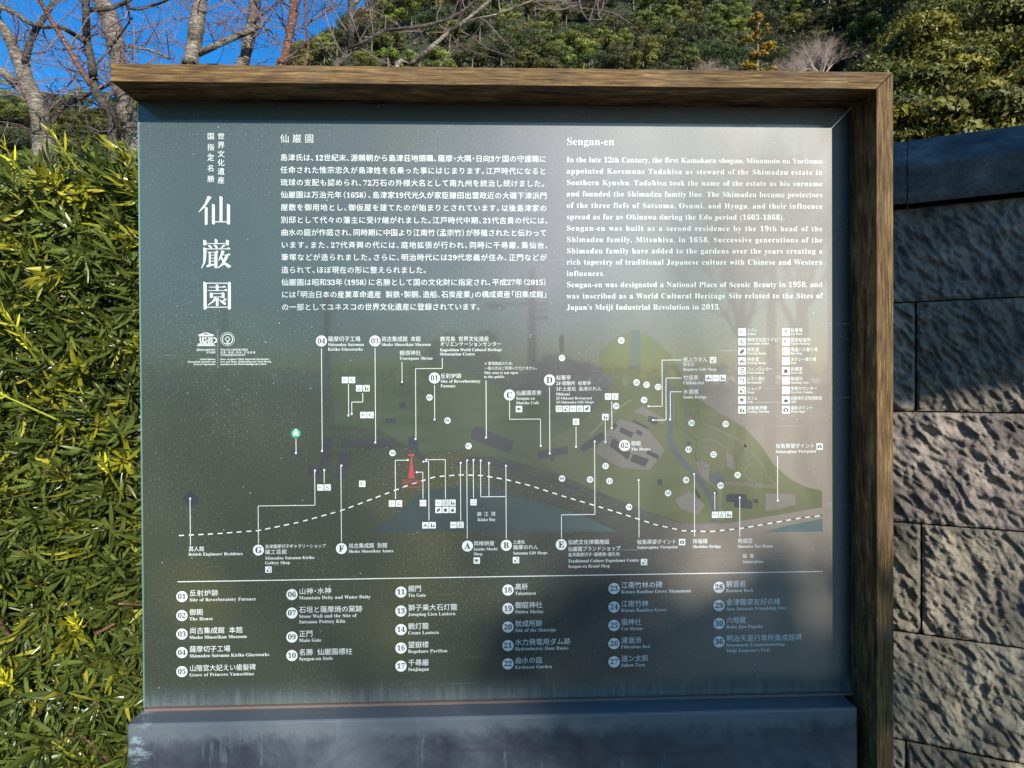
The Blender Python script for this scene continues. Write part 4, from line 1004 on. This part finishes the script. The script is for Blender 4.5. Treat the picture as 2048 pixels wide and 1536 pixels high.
# icons: white square with a dark symbol as sub-part
def ipoly(mb, cx_, cy_, s, pts): poly(mb, [(cx_+x*s, cy_+y*s) for x, y in pts], .0026)
def iline(mb, cx_, cy_, s, pts, w=.09): pline(mb, [(cx_+x*s, cy_+y*s) for x, y in pts], w*s, .0026)
def iring(mb, cx_, cy_, s, x, y, r, w=.09, a0=0, a1=6.3): iline(mb, cx_, cy_, s, [(x+r*math.cos(a0+(a1-a0)*k/14), y+r*math.sin(a0+(a1-a0)*k/14)) for k in range(15)], w)
def rect(x0, y0, x1, y1): return [(x0, y0), (x1, y0), (x1, y1), (x0, y1)]
def icon(k, x, y, s=12.6):
    h = s/2; mb = MB(); poly(mb, [(x-h, y-h), (x+h, y-h), (x+h, y+h), (x-h, y+h)], .0022); o = mb.obj('pictogram', M['white'], board)
    b = MB(); pending.append(('symbol', b, M['dark'], o)); P = lambda pts: ipoly(b, x, y, s, pts); Ln = lambda pts, w=.08: iline(b, x, y, s, pts, w); Rg = lambda *a, **q: iring(b, x, y, s, *a, **q)
    T = lambda t, x0, x1, yb, sz: jobs.append(dict(mb=b, t=t, x0=x+x0*s, x1=x+x1*s, y=y+yb*s, s=sz*s, st='G', lift=.0026))
    if k == 'wc': T('WC', -.36, .34, .14, .38)
    elif k == 'wh':
        T('WC', .08, .44, -.2, .22); Rg(-.1, .16, .2, w=.07, a0=.4, a1=5.2); Ln([(-.1, -.2), (-.08, .08), (.16, .1), (.26, .34)], .08); disc(b, x-.12*s, y-.3*s, .07*s, .0026, 10)
    elif k == 'smoke': P(rect(-.34, .14, .3, .24)); Rg(.1, -.1, .12, w=.07, a0=3.1, a1=6); Rg(-.1, -.12, .12, w=.07, a0=0, a1=3)
    elif k == 'vend': P(rect(-.26, -.16, -.04, .34)); P(rect(-.2, -.36, -.1, -.2)); P(rect(.08, -.02, .32, .34))
    elif k == 'cup': P(rect(-.28, -.2, .14, .12)); Ln([(.14, -.14), (.28, -.12), (.26, .04), (.14, .06)], .06); P(rect(-.3, .2, .26, .27))
    elif k == 'food': P(rect(-.2, -.32, -.1, .34)); P(rect(-.28, -.32, -.24, -.05)); P(rect(-.06, -.32, -.02, -.05)); P([(.1, -.34), (.24, -.3), (.22, .34), (.14, .34)])
    elif k == 'shop': Ln([(-.05, -.2), (.3, -.2), (.34, .34), (-.08, .34)], .07); Ln([(.02, -.2), (.06, -.34), (.2, -.34), (.24, -.2)], .06); P([(-.3, .3), (-.26, .02), (-.02, -.02), (.02, .2), (-.14, .34)])
    elif k == 'nurse': P([(-.34, .24), (-.2, -.06), (.16, -.3), (.3, -.2), (.18, .1), (-.14, .32)]); Ln([(.22, -.26), (.34, -.4)], .06)
    elif k == 'hands': P([(-.36, .3), (-.3, .02), (-.12, -.06), (-.02, -.3), (.08, -.3), (.04, 0), (.3, .02), (.36, .3), (.22, .3), (.16, .14), (-.16, .14), (-.24, .3)])
    elif k == 'lock': Ln([(-.28, -.05), (.28, -.05), (.28, .34), (-.28, .34), (-.28, -.05)], .07); P(rect(-.14, .08, .14, .2)); P(rect(-.3, -.34, .18, -.24)); disc(b, x+.2*s, y-.28*s, .1*s, .0026, 10)
    elif k == 'aid': P([(-.2, -.1), (-.24, -.3), (-.1, -.12), (-.06, -.36), (.02, -.14), (.1, -.36), (.14, -.1), (.3, -.16), (.16, .3), (-.14, .32), (-.28, .08)])
    elif k == 'aed': T('AED', -.26, .28, -.2, .24); P([(-.26, .0), (0, -.12), (.28, -.02), (.26, .22), (0, .36), (-.26, .22)])
    elif k == 'cam': P([(-.34, -.16), (-.16, -.16), (-.1, -.28), (.1, -.28), (.16, -.16), (.34, -.16), (.34, .26), (-.34, .26)]); mb2 = MB(); disc(mb2, x, y+.04*s, .13*s, .0030, 14); pending.append(('lens', mb2, M['white'], o))
    elif k == 'bus': T('BUS', -.4, .4, .12, .36)
    elif k == 'taxi': T('TAXI', -.42, .42, .12, .32)
    elif k == 'tax': T('TAX', -.34, .34, -.06, .26); T('FREE', -.38, .38, .3, .26)
    elif k == 'p': T('P', -.2, .28, .3, .8)
    elif k == 'p1': T('P', -.3, .16, .28, .72); T('1', .2, .36, .32, .3)
    elif k == 'p2': T('P', -.3, .16, .28, .72); T('2', .2, .38, .32, .3)
    elif k == 'pb': T('P', -.32, .14, .28, .72); P(rect(.12, .18, .4, .28))
for k, x, y in (('wc', 690, 760), ('wh', 704, 760), ('smoke', 718.5, 776.5), ('vend', 733, 776.5), ('p1', 727, 830), ('pb', 741, 830), ('p2', 724.5, 967.5), ('cup', 1038, 818), ('food', 1118, 817.5), ('shop', 1132, 817.5), ('wc', 1146, 817.4), ('wh', 1160, 817.3), ('nurse', 1174, 817.2),
                ('wc', 1216, 793), ('wh', 1230, 793), ('vend', 1210.5, 834), ('smoke', 1152, 843.5), ('shop', 1426, 720), ('hands', 1417, 756), ('wc', 1431, 756), ('vend', 1445, 756), ('cam', 1639, 893), ('shop', 537, 1139), ('wc', 641, 975), ('wh', 655.3, 974.7),
                ('taxi', 784, 1007), ('smoke', 798, 1006.8), ('bus', 846, 1006), ('wc', 877, 1005.6), ('lock', 891, 1005.4), ('vend', 905, 1005.2), ('nurse', 877, 1019.8), ('aid', 891, 1019.6), ('aed', 905, 1019.4), ('hands', 851, 1050.5), ('vend', 865, 1050.3),
                ('wc', 907, 1049.8), ('wh', 921, 1049.5), ('tax', 947, 1004.5), ('cup', 953.5, 1121), ('shop', 1032, 1120), ('shop', 1288, 1124), ('cam', 1364, 1084), ('wc', 1430, 1029.5), ('wh', 1443.8, 1029.2), ('vend', 1457.6, 1029)): icon(k, x, y)
LEG = [('wc', 'トイレ', 1514, 'Toilets', 1511), ('wh', '車椅子対応トイレ', 1556, 'Accessible Toilet', 1538), ('nurse', '授乳室', 1518, 'Nursing Room', 1532), ('hands', '待合室', 1518, 'Waiting Room', 1532), ('lock', 'コインロッカー', 1545, 'Coin Lockers', 1528),
       ('food', 'レストラン', 1530, 'Restaurant', 1523), ('shop', 'ショップ', 1522, 'Shops', 1509), ('cup', 'カフェ', 1515, 'Café', 1506), ('vend', '自動販売機', 1534, 'Vending Machine', 1539)]
LEG2 = [('p', '駐車場', 1605, 'Car Park', 1604), ('pb', '団体駐留所', 1621, 'Coach Parking', 1619), ('bus', '周遊バス乗り場', 1635, 'Bus Stop', 1604), ('taxi', 'タクシー乗り場', 1632, 'Taxi', 1592), ('aid', '救護室', 1605, 'First Aid', 1604),
        ('smoke', '喫煙所', 1605, 'Smoking Area', 1617), ('tax', '免税カウンター', 1634, 'Tax-Free Counter', 1626), ('aed', '自動体外式除細動器', 1644, 'AED', 1592), ('cam', '撮影ポイント', 1626, 'Photo Spot', 1610)]
for xi_, xt, L_ in ((1484, 1494, LEG), (1571.5, 1581, LEG2)):
    for k, (ic, j, jx, e_, ex_) in enumerate(L_):
        y = 664+19.43*k; icon(ic, xi_, y, 15); b = part('legend_lettering', M['white']); JT(b, j, xt, jx, y-3.6, 8.4); ET(b, e_, xt, ex_, y+6.0, 6.6)

# map labels
def lab(*lines):
    b = part('map_lettering', M['white'])
    for k, t, x0, x1, y, s in lines: (JT if k == 'j' else ET)(b, t, x0, x1, y, s)
lab(('j', '薩摩切子工場', 656, 721, 678, 11.4), ('e', 'Shimadzu Satsuma', 656, 728, 692, 8.6), ('e', 'Kiriko Glassworks', 656, 726, 701.5, 8.6))
lab(('j', '尚古集成館 本館', 763, 842, 678, 11.4), ('e', 'Shoko Shuseikan Museum', 763, 862, 692, 8.6))
lab(('j', '鶴嶺神社', 799, 842, 706, 11), ('e', 'Tsurugane Shrine', 799, 866, 719.5, 8.6))
lab(('j', '鹿児島 世界文化遺産', 880, 978, 678, 10.6), ('j', 'オリエンテーションセンター', 880, 1003, 688.3, 10.2), ('e', 'Kagoshima World Cultural Heritage', 880, 1004, 702.5, 8.2), ('e', 'Orientation Centre', 880, 950, 711, 8.2))
lab(('j', '反射炉跡', 881, 923, 752, 11), ('e', 'Site of Reverberatory', 881, 961, 765.5, 8.6), ('e', 'Furnace', 881, 911, 774.7, 8.6))
lab(('j', '※管理施設のため、', 969, 1028, 727, 7.6), ('j', '一般の方はご利用いただけません。', 969, 1075, 736.5, 7.6), ('e', 'This area is not open', 968, 1036, 748, 7.4), ('e', 'to the public.', 968, 1010, 756, 7.4))
lab(('j', '仙巌園茶寮', 1032, 1083, 786, 10.8), ('e', 'Sengan-en', 1032, 1070, 799.5, 8.4), ('e', 'Matcha Café', 1032, 1078, 808.5, 8.4))
lab(('j', '桜華亭', 1112, 1142, 755.5, 10.6), ('j', '2F:御膳所 桜華亭', 1112, 1182, 766.7, 9.2), ('j', '1F:土産処 島津のれん', 1112, 1203, 777.8, 9.2), ('e', 'Ohkatei', 1112, 1140, 791, 8.2), ('e', '2F:Ohkatei Restaurant', 1112, 1184, 799, 7.4), ('e', '1F:Shimadzu Gift Shops', 1112, 1188, 807, 7.4))
lab(('j', '御殿', 1262, 1282, 887, 10.8), ('e', 'The House', 1262, 1301, 901, 8.4))
lab(('j', '紙ふうせん', 1366, 1415, 719, 10.6), ('j', '民芸品', 1366, 1389, 728.6, 8), ('e', 'Bamboo Gift Shop', 1366, 1433, 741.5, 8.4))
lab(('j', '竹徑亭', 1366, 1397, 755.5, 10.6), ('e', 'Chikukeitei', 1366, 1408, 768.6, 8.4))
lab(('j', '水道橋', 1366, 1397, 783.5, 10.6), ('e', 'Suido Bridge', 1366, 1413, 797, 8.4))
lab(('j', '桜島展望ポイント', 1551, 1629, 892, 10), ('e', 'Sakurajima Viewpoint', 1551, 1632, 906, 8.4))
lab(('j', '異人館', 377, 409, 1098, 10.8), ('e', "British Engineers' Residence", 377, 486, 1111.5, 8.8))
lab(('j', '島津薩摩切子ギャラリーショップ', 530, 652, 1093, 8.4), ('j', '磯工芸館', 530, 574, 1104, 10.6), ('e', 'Shimadzu Satsuma Kiriko', 530, 629, 1119, 8.6), ('e', 'Gallery Shop', 530, 580, 1128.5, 8.6))
lab(('j', '尚古集成館 別館', 697, 775, 1091.5, 11), ('e', 'Shoko Shuseikan Annex', 697, 787, 1105.5, 8.6))
lab(('j', '錦 江 湾', 954, 991, 1028, 9.6), ('e', 'Kinko Bay', 955, 991, 1042, 8.4))
lab(('j', '両棒餅屋', 947, 989, 1087, 10.8), ('e', 'Jambo Mochi', 947, 995, 1101, 8.4), ('e', 'Shop', 947, 965, 1110.5, 8.4))
lab(('j', '土産処', 1026, 1050, 1084, 8.2), ('j', '薩摩のれん', 1026, 1077, 1094.5, 10.2), ('e', 'Satsuma Gift Shops', 1026, 1095, 1109, 8.4))
lab(('j', '伝統文化体験施設', 1136, 1219, 1084.4, 10.6), ('j', '仙巌園ブランドショップ', 1136, 1241, 1098, 10.4), ('j', '島津薩摩切子・薩摩焼・屋久杉', 1136, 1240, 1109.5, 8.4), ('e', 'Traditional Culture Experience Centre', 1136, 1278, 1125, 8.6), ('e', 'Sengan-en Brand Shop', 1136, 1220, 1135.6, 8.6))
lab(('j', '桜島展望ポイント', 1274, 1353, 1084, 10), ('e', 'Sakurajima Viewpoint', 1274, 1356, 1097.5, 8.4))
lab(('j', '祥福橋', 1385, 1415, 1082.6, 10.4), ('e', 'Shofuku Bridge', 1385, 1442, 1096, 8.4))
lab(('j', '秀成荘', 1475, 1505, 1082, 10.4), ('e', 'Shuseiso Tea House', 1475, 1546, 1095.6, 8.4))
lab(('j', '桜 島', 1485, 1508, 1112, 9.6), ('e', 'Sakurajima', 1485, 1526, 1126, 8.4))
yr = part('here_marker', M['red']); poly(yr, [(821.8, 914), (824, 914), (829, 957), (816.5, 957)], .0021); poly(yr, [(817, 908), (829, 908), (829, 912), (817, 912)], .0021)
JT(yr, '現在地', 805, 841, 964, 11, lift=.0021); ET(yr, 'You are here', 805, 841, 976, 6.6, lift=.0021)

# lists
LIST = [(364, 379, [(1193, '01', '反射炉跡', 437, ['Site of Reverberatory Furnace', 512]), (1231, '02', '御殿', 407, ['The House', 426]), (1268, '03', '尚古集成館 本館', 486, ['Shoko Shuseikan Museum', 494]), (1305, '04', '薩摩切子工場', 461, ['Shimadzu Satsuma Kiriko Glassworks', 539]), (1343, '05', '山階宮大妃えい歯髪碑', 512, ['Grave of Princess Yamashina', 508])]),
        (584, 598, [(1189, '06', '山神・水神', 663, ['Mountain Deity and Water Deity', 741]), (1226, '07', '石垣と薩摩焼の窯跡', 725, ['Stone Wall and the Site of', 713, 'Satsuma Pottery Kiln', 691]), (1274, '09', '正門', 626, ['Main Gate', 643]), (1311, '10', '名勝 仙巌園標柱', 705, ['Sengan-en Stele', 666])]),
        (802, 816, [(1184, '11', '錫門', 843, ['Tin Gate', 852]), (1222, '13', '獅子乗大石灯籠', 915, ['Jumping Lion Lantern', 911]), (1259, '14', '鶴灯籠', 858, ['Crane Lantern', 878]), (1296, '16', '望嶽楼', 858, ['Bogakuro Pavilion', 895]), (1332, '17', '千尋巌', 858, ['Senjingan', 858])]),
        (1016, 1030, [(1180, '18', '高枡', 1056, ['Takamasu', 1072]), (1217, '19', '御庭神社', 1085, ['Oniwa Shrine', 1087]), (1254, '20', '就成所跡', 1085, ['Site of the Shuseijo', 1112]), (1291, '21', '水力発電用ダム跡', 1141, ['Hydroelectric Dam Ruins', 1137]), (1327.5, '22', '曲水の庭', 1085, ['Kyokusui Garden', 1104])]),
        (1228, 1242, [(1177, '23', '江南竹林の碑', 1325, ['Konan Bamboo Grove Monument', 1382]), (1214, '24', '江南竹林', 1297, ['Konan Bamboo Grove', 1333]), (1250.7, '25', '猫神社', 1283, ['Cat Shrine', 1286]), (1287, '26', '濾過池', 1283, ['Filtration Bed', 1300]), (1323.5, '27', '迫ン太郎', 1297, ['Sakon Taro', 1290])]),
        (1438, 1452, [(1174.5, '28', '観音岩', 1492, ['Kannon Rock', 1507]), (1211, '29', '会津薩摩友好の椿', 1561, ['Aizu Satsuma Friendship Tree', 1573]), (1247, '30', '六地蔵', 1492, ['Roku Jizo Pagoda', 1525]), (1283.5, '36', '明治天皇行幸所集成館碑', 1604, ['Monument Commemorating', 1569, "Meiji Emperor's Visit", 1540])])]
for xd, xt, rows_ in LIST:
    for y, n_, j, jx, en in rows_:
        numdisc(xd, y, 11.2, n_); b = part('list_lettering', M['white']); JT(b, j, xt, jx, y-6.6, 14.2)
        for k in range(0, len(en), 2): ET(b, en[k], xt, en[k+1], y+9.8+5.5*k, 9.6)

# headings and running text
b = part('heading_lettering', M['white'])
for ch, y in zip('世界文化遺産', (272.5, 290, 308, 325.5, 343, 360.5)): JT(b, ch, 435, 449, y, 14.6)
for ch, y in zip('国指定名勝', (272.5, 294.5, 315.5, 336.5, 358)): JT(b, ch, 414.5, 428.5, y, 14.6)
JT(b, '仙 巌 園', 560, 628, 277, 19, 'K'); ET(b, 'Sengan-en', 1133, 1229, 290.3, 21.5, 'H')
JP = [('島津氏は、12世紀末、源頼朝から島津荘地頭職、薩摩・大隅・日向3ケ国の守護職に', 1093), ('任命された惟宗忠久が島津姓を名乗った事にはじまります。江戸時代になると', 1093), ('琉球の支配も認められ、72万石の外様大名として南九州を統治し続けました。', 1091),
      ('仙巌園は万治元年（1658）、島津家19代光久が家臣鎌田出雲政近の大磯下津浜門', 1094), ('屋敷を御用地とし、御仮屋を建てたのが始まりとされています。以後島津家の', 1094), ('別邸として代々の藩主に受け継がれました。江戸時代中期、21代吉貴の代には、', 1098),
      ('曲水の庭が作庭され、同時期に中国より江南竹（孟宗竹）が移植されたと伝わって', 1094), ('います。また、27代斉興の代には、庭地拡張が行われ、同時に千尋巌、集仙台、', 1098), ('筆塚などが造られました。さらに、明治時代には29代忠義が住み、正門などが', 1094),
      ('造られて、ほぼ現在の形に整えられました。', 855), ('仙巌園は昭和33年（1958）に名勝として国の文化財に指定され、平成27年（2015）', 1094.5), ('には「明治日本の産業革命遺産　製鉄・製鋼、造船、石炭産業」の構成資産「旧集成館」', 1095), ('の一部としてユネスコの世界文化遺産に登録されています。', 962)]
JPY = [315, 339.8, 364.8, 389.4, 414.6, 439.8, 464.8, 489.8, 514.6, 540, 564.6, 589.2, 614.2]
b = part('japanese_text', M['white'])
for k, ((t, x1), y) in enumerate(zip(JP, JPY)):
    JT(b, t.replace('　', ' '), 560.5+k*.21, x1, y, 14.9, 'J')
EN = ['In the late 12th Century, the first Kamakura shogun, Minamoto no Yoritomo', 'appointed Koremune Tadahisa as steward of the Shimadzu estate in', 'Southern Kyushu. Tadahisa took the name of the estate as his surname',
      'and founded the Shimadzu family line. The Shimadzu became protectors', 'of the three fiefs of Satsuma, Osumi, and Hyuga, and their influence', 'spread as far as Okinawa during the Edo period (1603-1868).',
      'Sengan-en was built as a second residence by the 19th head of the', 'Shimadzu family, Mitsuhisa, in 1658. Successive generations of the', 'Shimadzu family have added to the gardens over the years creating a',
      'rich tapestry of traditional Japanese culture with Chinese and Western', 'influences.', 'Sengan-en was designated a National Place of Scenic Beauty in 1958, and', 'was inscribed as a World Cultural Heritage Site related to the Sites of', "Japan's Meiji Industrial Revolution in 2015."]
ENY = [324.5, 347.3, 370.2, 392.8, 415.8, 438.6, 461.5, 484.2, 506.8, 529.2, 552, 574.5, 597.2, 619.6]
ENX = [1645]*5+[1569]+[1645]*4+[1210]+[1645]*2+[1441]
b = part('english_text', M['white'])
for t, y, x1 in zip(EN, ENY, ENX): ET(b, t, 1133, x1, y, 15.0, 'S')

# three large brush-cut characters
TL = [[(252,120),(292,135),(222,238),(153,301),(150,297),(215,210)], [(219,241),(248,250),(247,432),(232,438),(219,432)], [(297,207),(328,219),(328,428),(312,433),(298,427)], [(381,121),(411,133),(411,402),(381,402)], [(461,206),(494,220),(494,428),(478,433),(462,428)], [(328,401),(461,401),(461,409),(328,409)],
      [(203,600),(235,613),(235,655),(219,664),(203,657)], [(328,590),(356,603),(356,640),(328,640)], [(451,600),(484,613),(482,657),(466,664),(451,657)], [(235,640),(451,640),(451,647),(235,647)],
      [(246,656),(290,670),(297,698),(281,698)], [(311,652),(352,665),(361,698),(345,698)], [(425,655),(447,665),(395,698),(384,698)], [(203,698),(455,698),(483,684),(500,705),(236,705),(203,705)],
      [(203,684),(203,705),(205,760),(203,850),(180,911),(184,915),(220,860),(232,800),(236,705),(236,697)],
      [(248,735),(330,735),(350,718),(367,740),(248,741)], [(263,741),(282,741),(282,870),(263,872)], [(325,741),(356,741),(356,908),(340,914),(325,908)], [(282,768),(325,768),(325,773),(282,773)], [(282,800),(325,800),(325,806),(282,806)], [(282,832),(325,832),(325,838),(282,838)], [(235,885),(263,870),(325,866),(325,878),(245,904)],
      [(402,716),(435,730),(415,768),(372,832),(367,826),(390,770)], [(408,765),(460,765),(482,750),(503,769),(404,771)], [(478,771),(470,800),(420,880),(360,915),(358,911),(400,870),(435,800),(446,771)], [(388,795),(402,782),(440,848),(510,890),(480,913),(428,868)],
      [(204,1059),(237,1075),(237,1360),(220,1366),(206,1362)], [(472,1075),(486,1060),(503,1072),(504,1360),(488,1366),(472,1362)], [(237,1073),(472,1073),(472,1081),(237,1081)], [(237,1336),(472,1336),(472,1344),(237,1344)],
      [(340,1087),(368,1099),(368,1155),(340,1155)], [(263,1117),(410,1117),(435,1104),(450,1124),(263,1124)], [(250,1155),(430,1155),(452,1140),(467,1161),(250,1161)],
      [(275,1178),(304,1190),(304,1235),(290,1240),(275,1235)], [(404,1190),(415,1176),(434,1188),(434,1235),(420,1241),(404,1236)], [(304,1187),(404,1187),(404,1194),(304,1194)], [(304,1225),(404,1225),(404,1231),(304,1231)],
      [(326,1231),(345,1235),(335,1270),(252,1323),(248,1319),(300,1275)], [(341,1245),(368,1238),(368,1322),(354,1328),(341,1322)], [(369,1250),(388,1262),(447,1290),(448,1312),(435,1316),(400,1290)], [(440,1240),(458,1258),(421,1280),(412,1272)]]
bounds = (6, 26, 41); s0 = 0
for e_ in bounds:
    b = part('title_character', M['white'])
    for k, pg in enumerate(TL[s0:e_]): poly(b, [(370+x/5.485, 370+y/5.485) for x, y in pg], .0022+.00004*k)
    s0 = e_

# emblems
b = part('temple_emblem', M['white']); q_ = lambda pts: poly(b, [(340+x/5.12, 640+y/5.12) for x, y in pts], .0022)
for pg in ([(290,152),(368,126),(448,152),(448,160),(290,160)], [(296,164),(442,164),(442,168),(296,168)], [(290,240),(452,240),(452,246),(290,246)], [(284,250),(458,250),(458,256),(284,256)], [(276,260),(466,260),(466,266),(276,266)]): q_(pg)
mbk = part('emblem_detail', M['dark']); poly(mbk, [(340+x/5.12, 640+y/5.12) for x, y in [(318,150),(368,134),(420,150)]], .0024)
for k, ch in enumerate('UNESCO'): jobs.append(dict(mb=b, t=ch, x0=340+(302+k*23)/5.12, x1=340+(318+k*23)/5.12, y=640+236/5.12, s=16.5, st='G', lift=.0022))
b = part('heritage_emblem', M['white'])
def ring(mb, x, y, r, w, n=26, a0=0, a1=2*math.pi):
    pline(mb, [(x+r*math.cos(a0+(a1-a0)*k/n), y+r*math.sin(a0+(a1-a0)*k/n)) for k in range(n+1)], w, .0022)
ex_, ey_ = 340+590/5.12, 640+196/5.12
ring(b, ex_, ey_, 10.2, 1.4); pline(b, [(ex_-1, ey_+10), (ex_-1, ey_+3), (ex_-5.2, ey_), (ex_, ey_-5.4), (ex_+5.2, ey_), (ex_+1.2, ey_+3.4), (ex_+1.2, ey_+10)], 1.3, .0022)
for k in range(24): a_ = k*2*math.pi/24; ring(b, ex_, ey_, 13.6, 1.2, 2, a_, a_+.14)
for k in range(22): disc(b, 435.5, 659.5+k*3.6, .55, .0022, 8)
b = part('emblem_lettering', M['white'])
JT(b, '国際連合教育科学', 393, 431, 700, 4.8); JT(b, '文化機関', 412, 431, 705, 4.8)
for t, x0, y in (('United Nations', 400, 720), ('Educational, Scientific and', 376, 725), ('Cultural Organization', 387, 730)): ET(b, t, x0, 431, y, 4.6, 'G')
JT(b, '明治日本の産業革命遺産', 441, 496, 699.6, 5); JT(b, '製鉄・製鋼、造船、石炭産業', 441, 511, 705, 5); JT(b, '世界遺産登録年:2015年', 441, 491, 710.2, 5)
for t, x1, y in (("Sites of Japan's Meiji Industrial Revolution:", 539, 720), ('Iron and Steel, Shipbuilding and Coal Mining', 542, 725), ('inscribed on the World Heritage List in 2015', 533, 730)): ET(b, t, 441, x1, y, 4.8, 'G')
b = part('green_emblem', M['green_logo']); disc(b, 592, 866.5, 9.8, .0022)
w_ = part('emblem_detail', M['white']); ring(w_, 592, 866.5, 8.7, .5, 26)
for sx in (-1, 1):
    for k, (r_, o1) in enumerate(((2.2, 1.5), (3.9, 2.2), (5.8, 2.6))): pline(w_, [(592+sx*r_*.75, 862), (592+sx*r_, 865.5), (592+sx*r_*.8, 869+o1*.2), (592+sx*r_*1.05, 872)], .8, .0026)
poly(w_, [(590.6, 861), (593.4, 861), (594, 866), (592, 872), (590, 866)], .0026); poly(w_, [(589.6, 860), (590.6, 857.4), (592, 859), (593.4, 857.4), (594.4, 860)], .0026)

prepare()
for j in jobs: typeset(j)
for name, mb, mat, parent in pending:
    if mb.n: mb.obj(name, mat, parent or board)

# ------------------------------------------------------------------ behind the photographer (seen only as reflections and shade)
st_m = plain('galvanised_steel', (.12, .13, .13), .5)
def pole(px, ytop, L, label, r=.13, arms=()):
    b0 = mir(px, 760, L); tp = mir(px, ytop, L); e = empty('utility_pole', (b0.x, b0.y, 0), label, 'pole')
    link('shaft', MB().tube([(0, 0, 0), (0, 0, tp.z*.5), (0, 0, tp.z)], [r*1.2, r, r*.8], 10).mesh('shaft', plain('pole_concrete', (.16, .16, .15), .9), True)).parent = e
    for (x0, x1, y0, y1) in arms:
        a = mir(x0, y0, L); c = mir(x1, y1, L); link('sign_plate', MB().box((a.x-b0.x, -.08, c.z), (c.x-b0.x, .08, a.z)).mesh('sign_plate', st_m)).parent = e
    return e
pole(1065, 538, 26, 'street pole with sign plates across the road, reflected in the board', .16, ((975, 1010, 606, 618), (1010, 1095, 606, 610), (1070, 1095, 618, 624), (1070, 1095, 632, 640)))
pole(655, 560, 30, 'plain concrete utility pole across the road left of the sign pole', .14)
pole(452, 600, 34, 'plain concrete utility pole furthest left across the road', .14)
for px, py, L, r, lab_ in ((930, 655, 30, 1.5, 'round clipped evergreen beside the sign pole across the road'), (900, 672, 31, 1.2, 'smaller round evergreen across the road'), (1130, 700, 31, 1.1, 'low round shrub right of the sign pole across the road')):
    tpt = mir(px, py, L); e = empty('round_tree', (tpt.x, tpt.y, 0), lab_, 'tree')
    Vv, T, t, cc = crown_arrays(int(px), r, tpt.z-.3, 22, 2200, .14, [(.04, .055, .018)]); link('crown', fastmesh('crown', Vv+np.array([0, 0, .3]), T, M['crown'], t)).parent = e
    link('trunk', MB().tube([(0, 0, -.1), (0, 0, 1.2)], [.1, .08], 7).mesh('trunk', M['trunk'])).parent = e
hb = MB().box((-60, -38.5, 0), (60, -37.5, 1.9)); 
Vv = []; ng = 14000; gg = np.random.default_rng(77); Pp = np.stack([gg.uniform(-60, 60, ng), gg.uniform(-38.6, -37.2, ng), gg.uniform(0, 2.1, ng)+.15*np.sin(np.arange(ng))], -1)
nn = gg.normal(size=(ng, 3)); nn /= np.linalg.norm(nn, axis=1)[:, None]; a = np.cross(nn, gg.normal(size=(ng, 3))); a /= np.linalg.norm(a, axis=1)[:, None]; b2 = np.cross(nn, a); s = gg.uniform(.08, .2, ng)[:, None]
tag(link('roadside_shrubs', fastmesh('roadside_shrubs', np.stack([Pp-a*s, Pp-b2*s, Pp+a*s, Pp+b2*s], 1).reshape(-1, 3), np.arange(ng*4).reshape(-1, 4), M['crown'], np.repeat(np.array([(.045, .055, .02)])*gg.uniform(.6, 1.4, (ng, 1)), 4, 0))), 'long low roadside shrub belt across the road behind the photographer', 'shrubs', kind='stuff')
# leafless trees towards the sun
for k, (px, py, L, h_, rr) in enumerate(((1600, 200, 11, 7.2, 3.4), (1740, 180, 14, 9, 4), (1480, 320, 17, 8, 3.5))):
    tp = mir(px, py, L); bare_tree((tp.x, tp.y, 0), h_, rr, ['leafless tree nearest the board behind the photographer', 'tall leafless tree further right behind the photographer', 'leafless tree farthest from the board behind the photographer'][k], 400+k, M['bark_dark'], forks=9, depth=4, r=.13)
# unseen shrub, added to cast shade on the lower right of the board
def shade_tree(c, r, hgt, label, seed, nleaf=2500, leaf=.06, ncl=44):
    e = empty('added_shade_shrub', (c[0], c[1], 0), label, 'shrub')
    Vv, T, t, cc = crown_arrays(seed, r, hgt, ncl, nleaf, leaf, [(.05, .07, .02), (.07, .085, .02)]); link('crown', fastmesh('crown', Vv+np.array([0, 0, c[2]]), T, M['crown'], t)).parent = e
    link('trunk', MB().tube([(0, 0, -.1), (.05, 0, c[2]+hgt*.5)], [.09, .05], 7).mesh('trunk', M['trunk'])).parent = e
def towards(X, Y, Z, t): p = Vector((X, Y, Z))+SUN*t; return p
p_ = towards(.66, 0, .95, 9.5); shade_tree((p_.x, p_.y, p_.z-2.32), .72, 2.9, 'upright evergreen shrub added behind the photographer shading the lower right of the board', 501)
# unseen board on posts, added to cast shade on the top of the wall
ga = towards(1.10, .45, 1.49, 5.4)
shade_board = empty('added_shade_board', (ga.x+1.6, ga.y, 0), 'wide dark wooden board on two tall posts, added to shade the wall top, behind and right of the photographer', 'shade board')
def gp(name, a, b, mat): return MB().box(a, b).obj(name, mat, shade_board, origin=tuple(shade_board.location))
for xx in (ga.x+.9, ga.x+2.9): gp('shade_board_post', (xx-.06, ga.y-.16, 0), (xx+.06, ga.y-.04, ga.z+1.3), M['wood_z'])
for k in range(5): gp('shade_board_plank', (ga.x-.22, ga.y-.03, ga.z+k*.25), (ga.x+3.9, ga.y+.01, ga.z+k*.25+.247), M['wood_x'])
print('leaves', len(leaves))
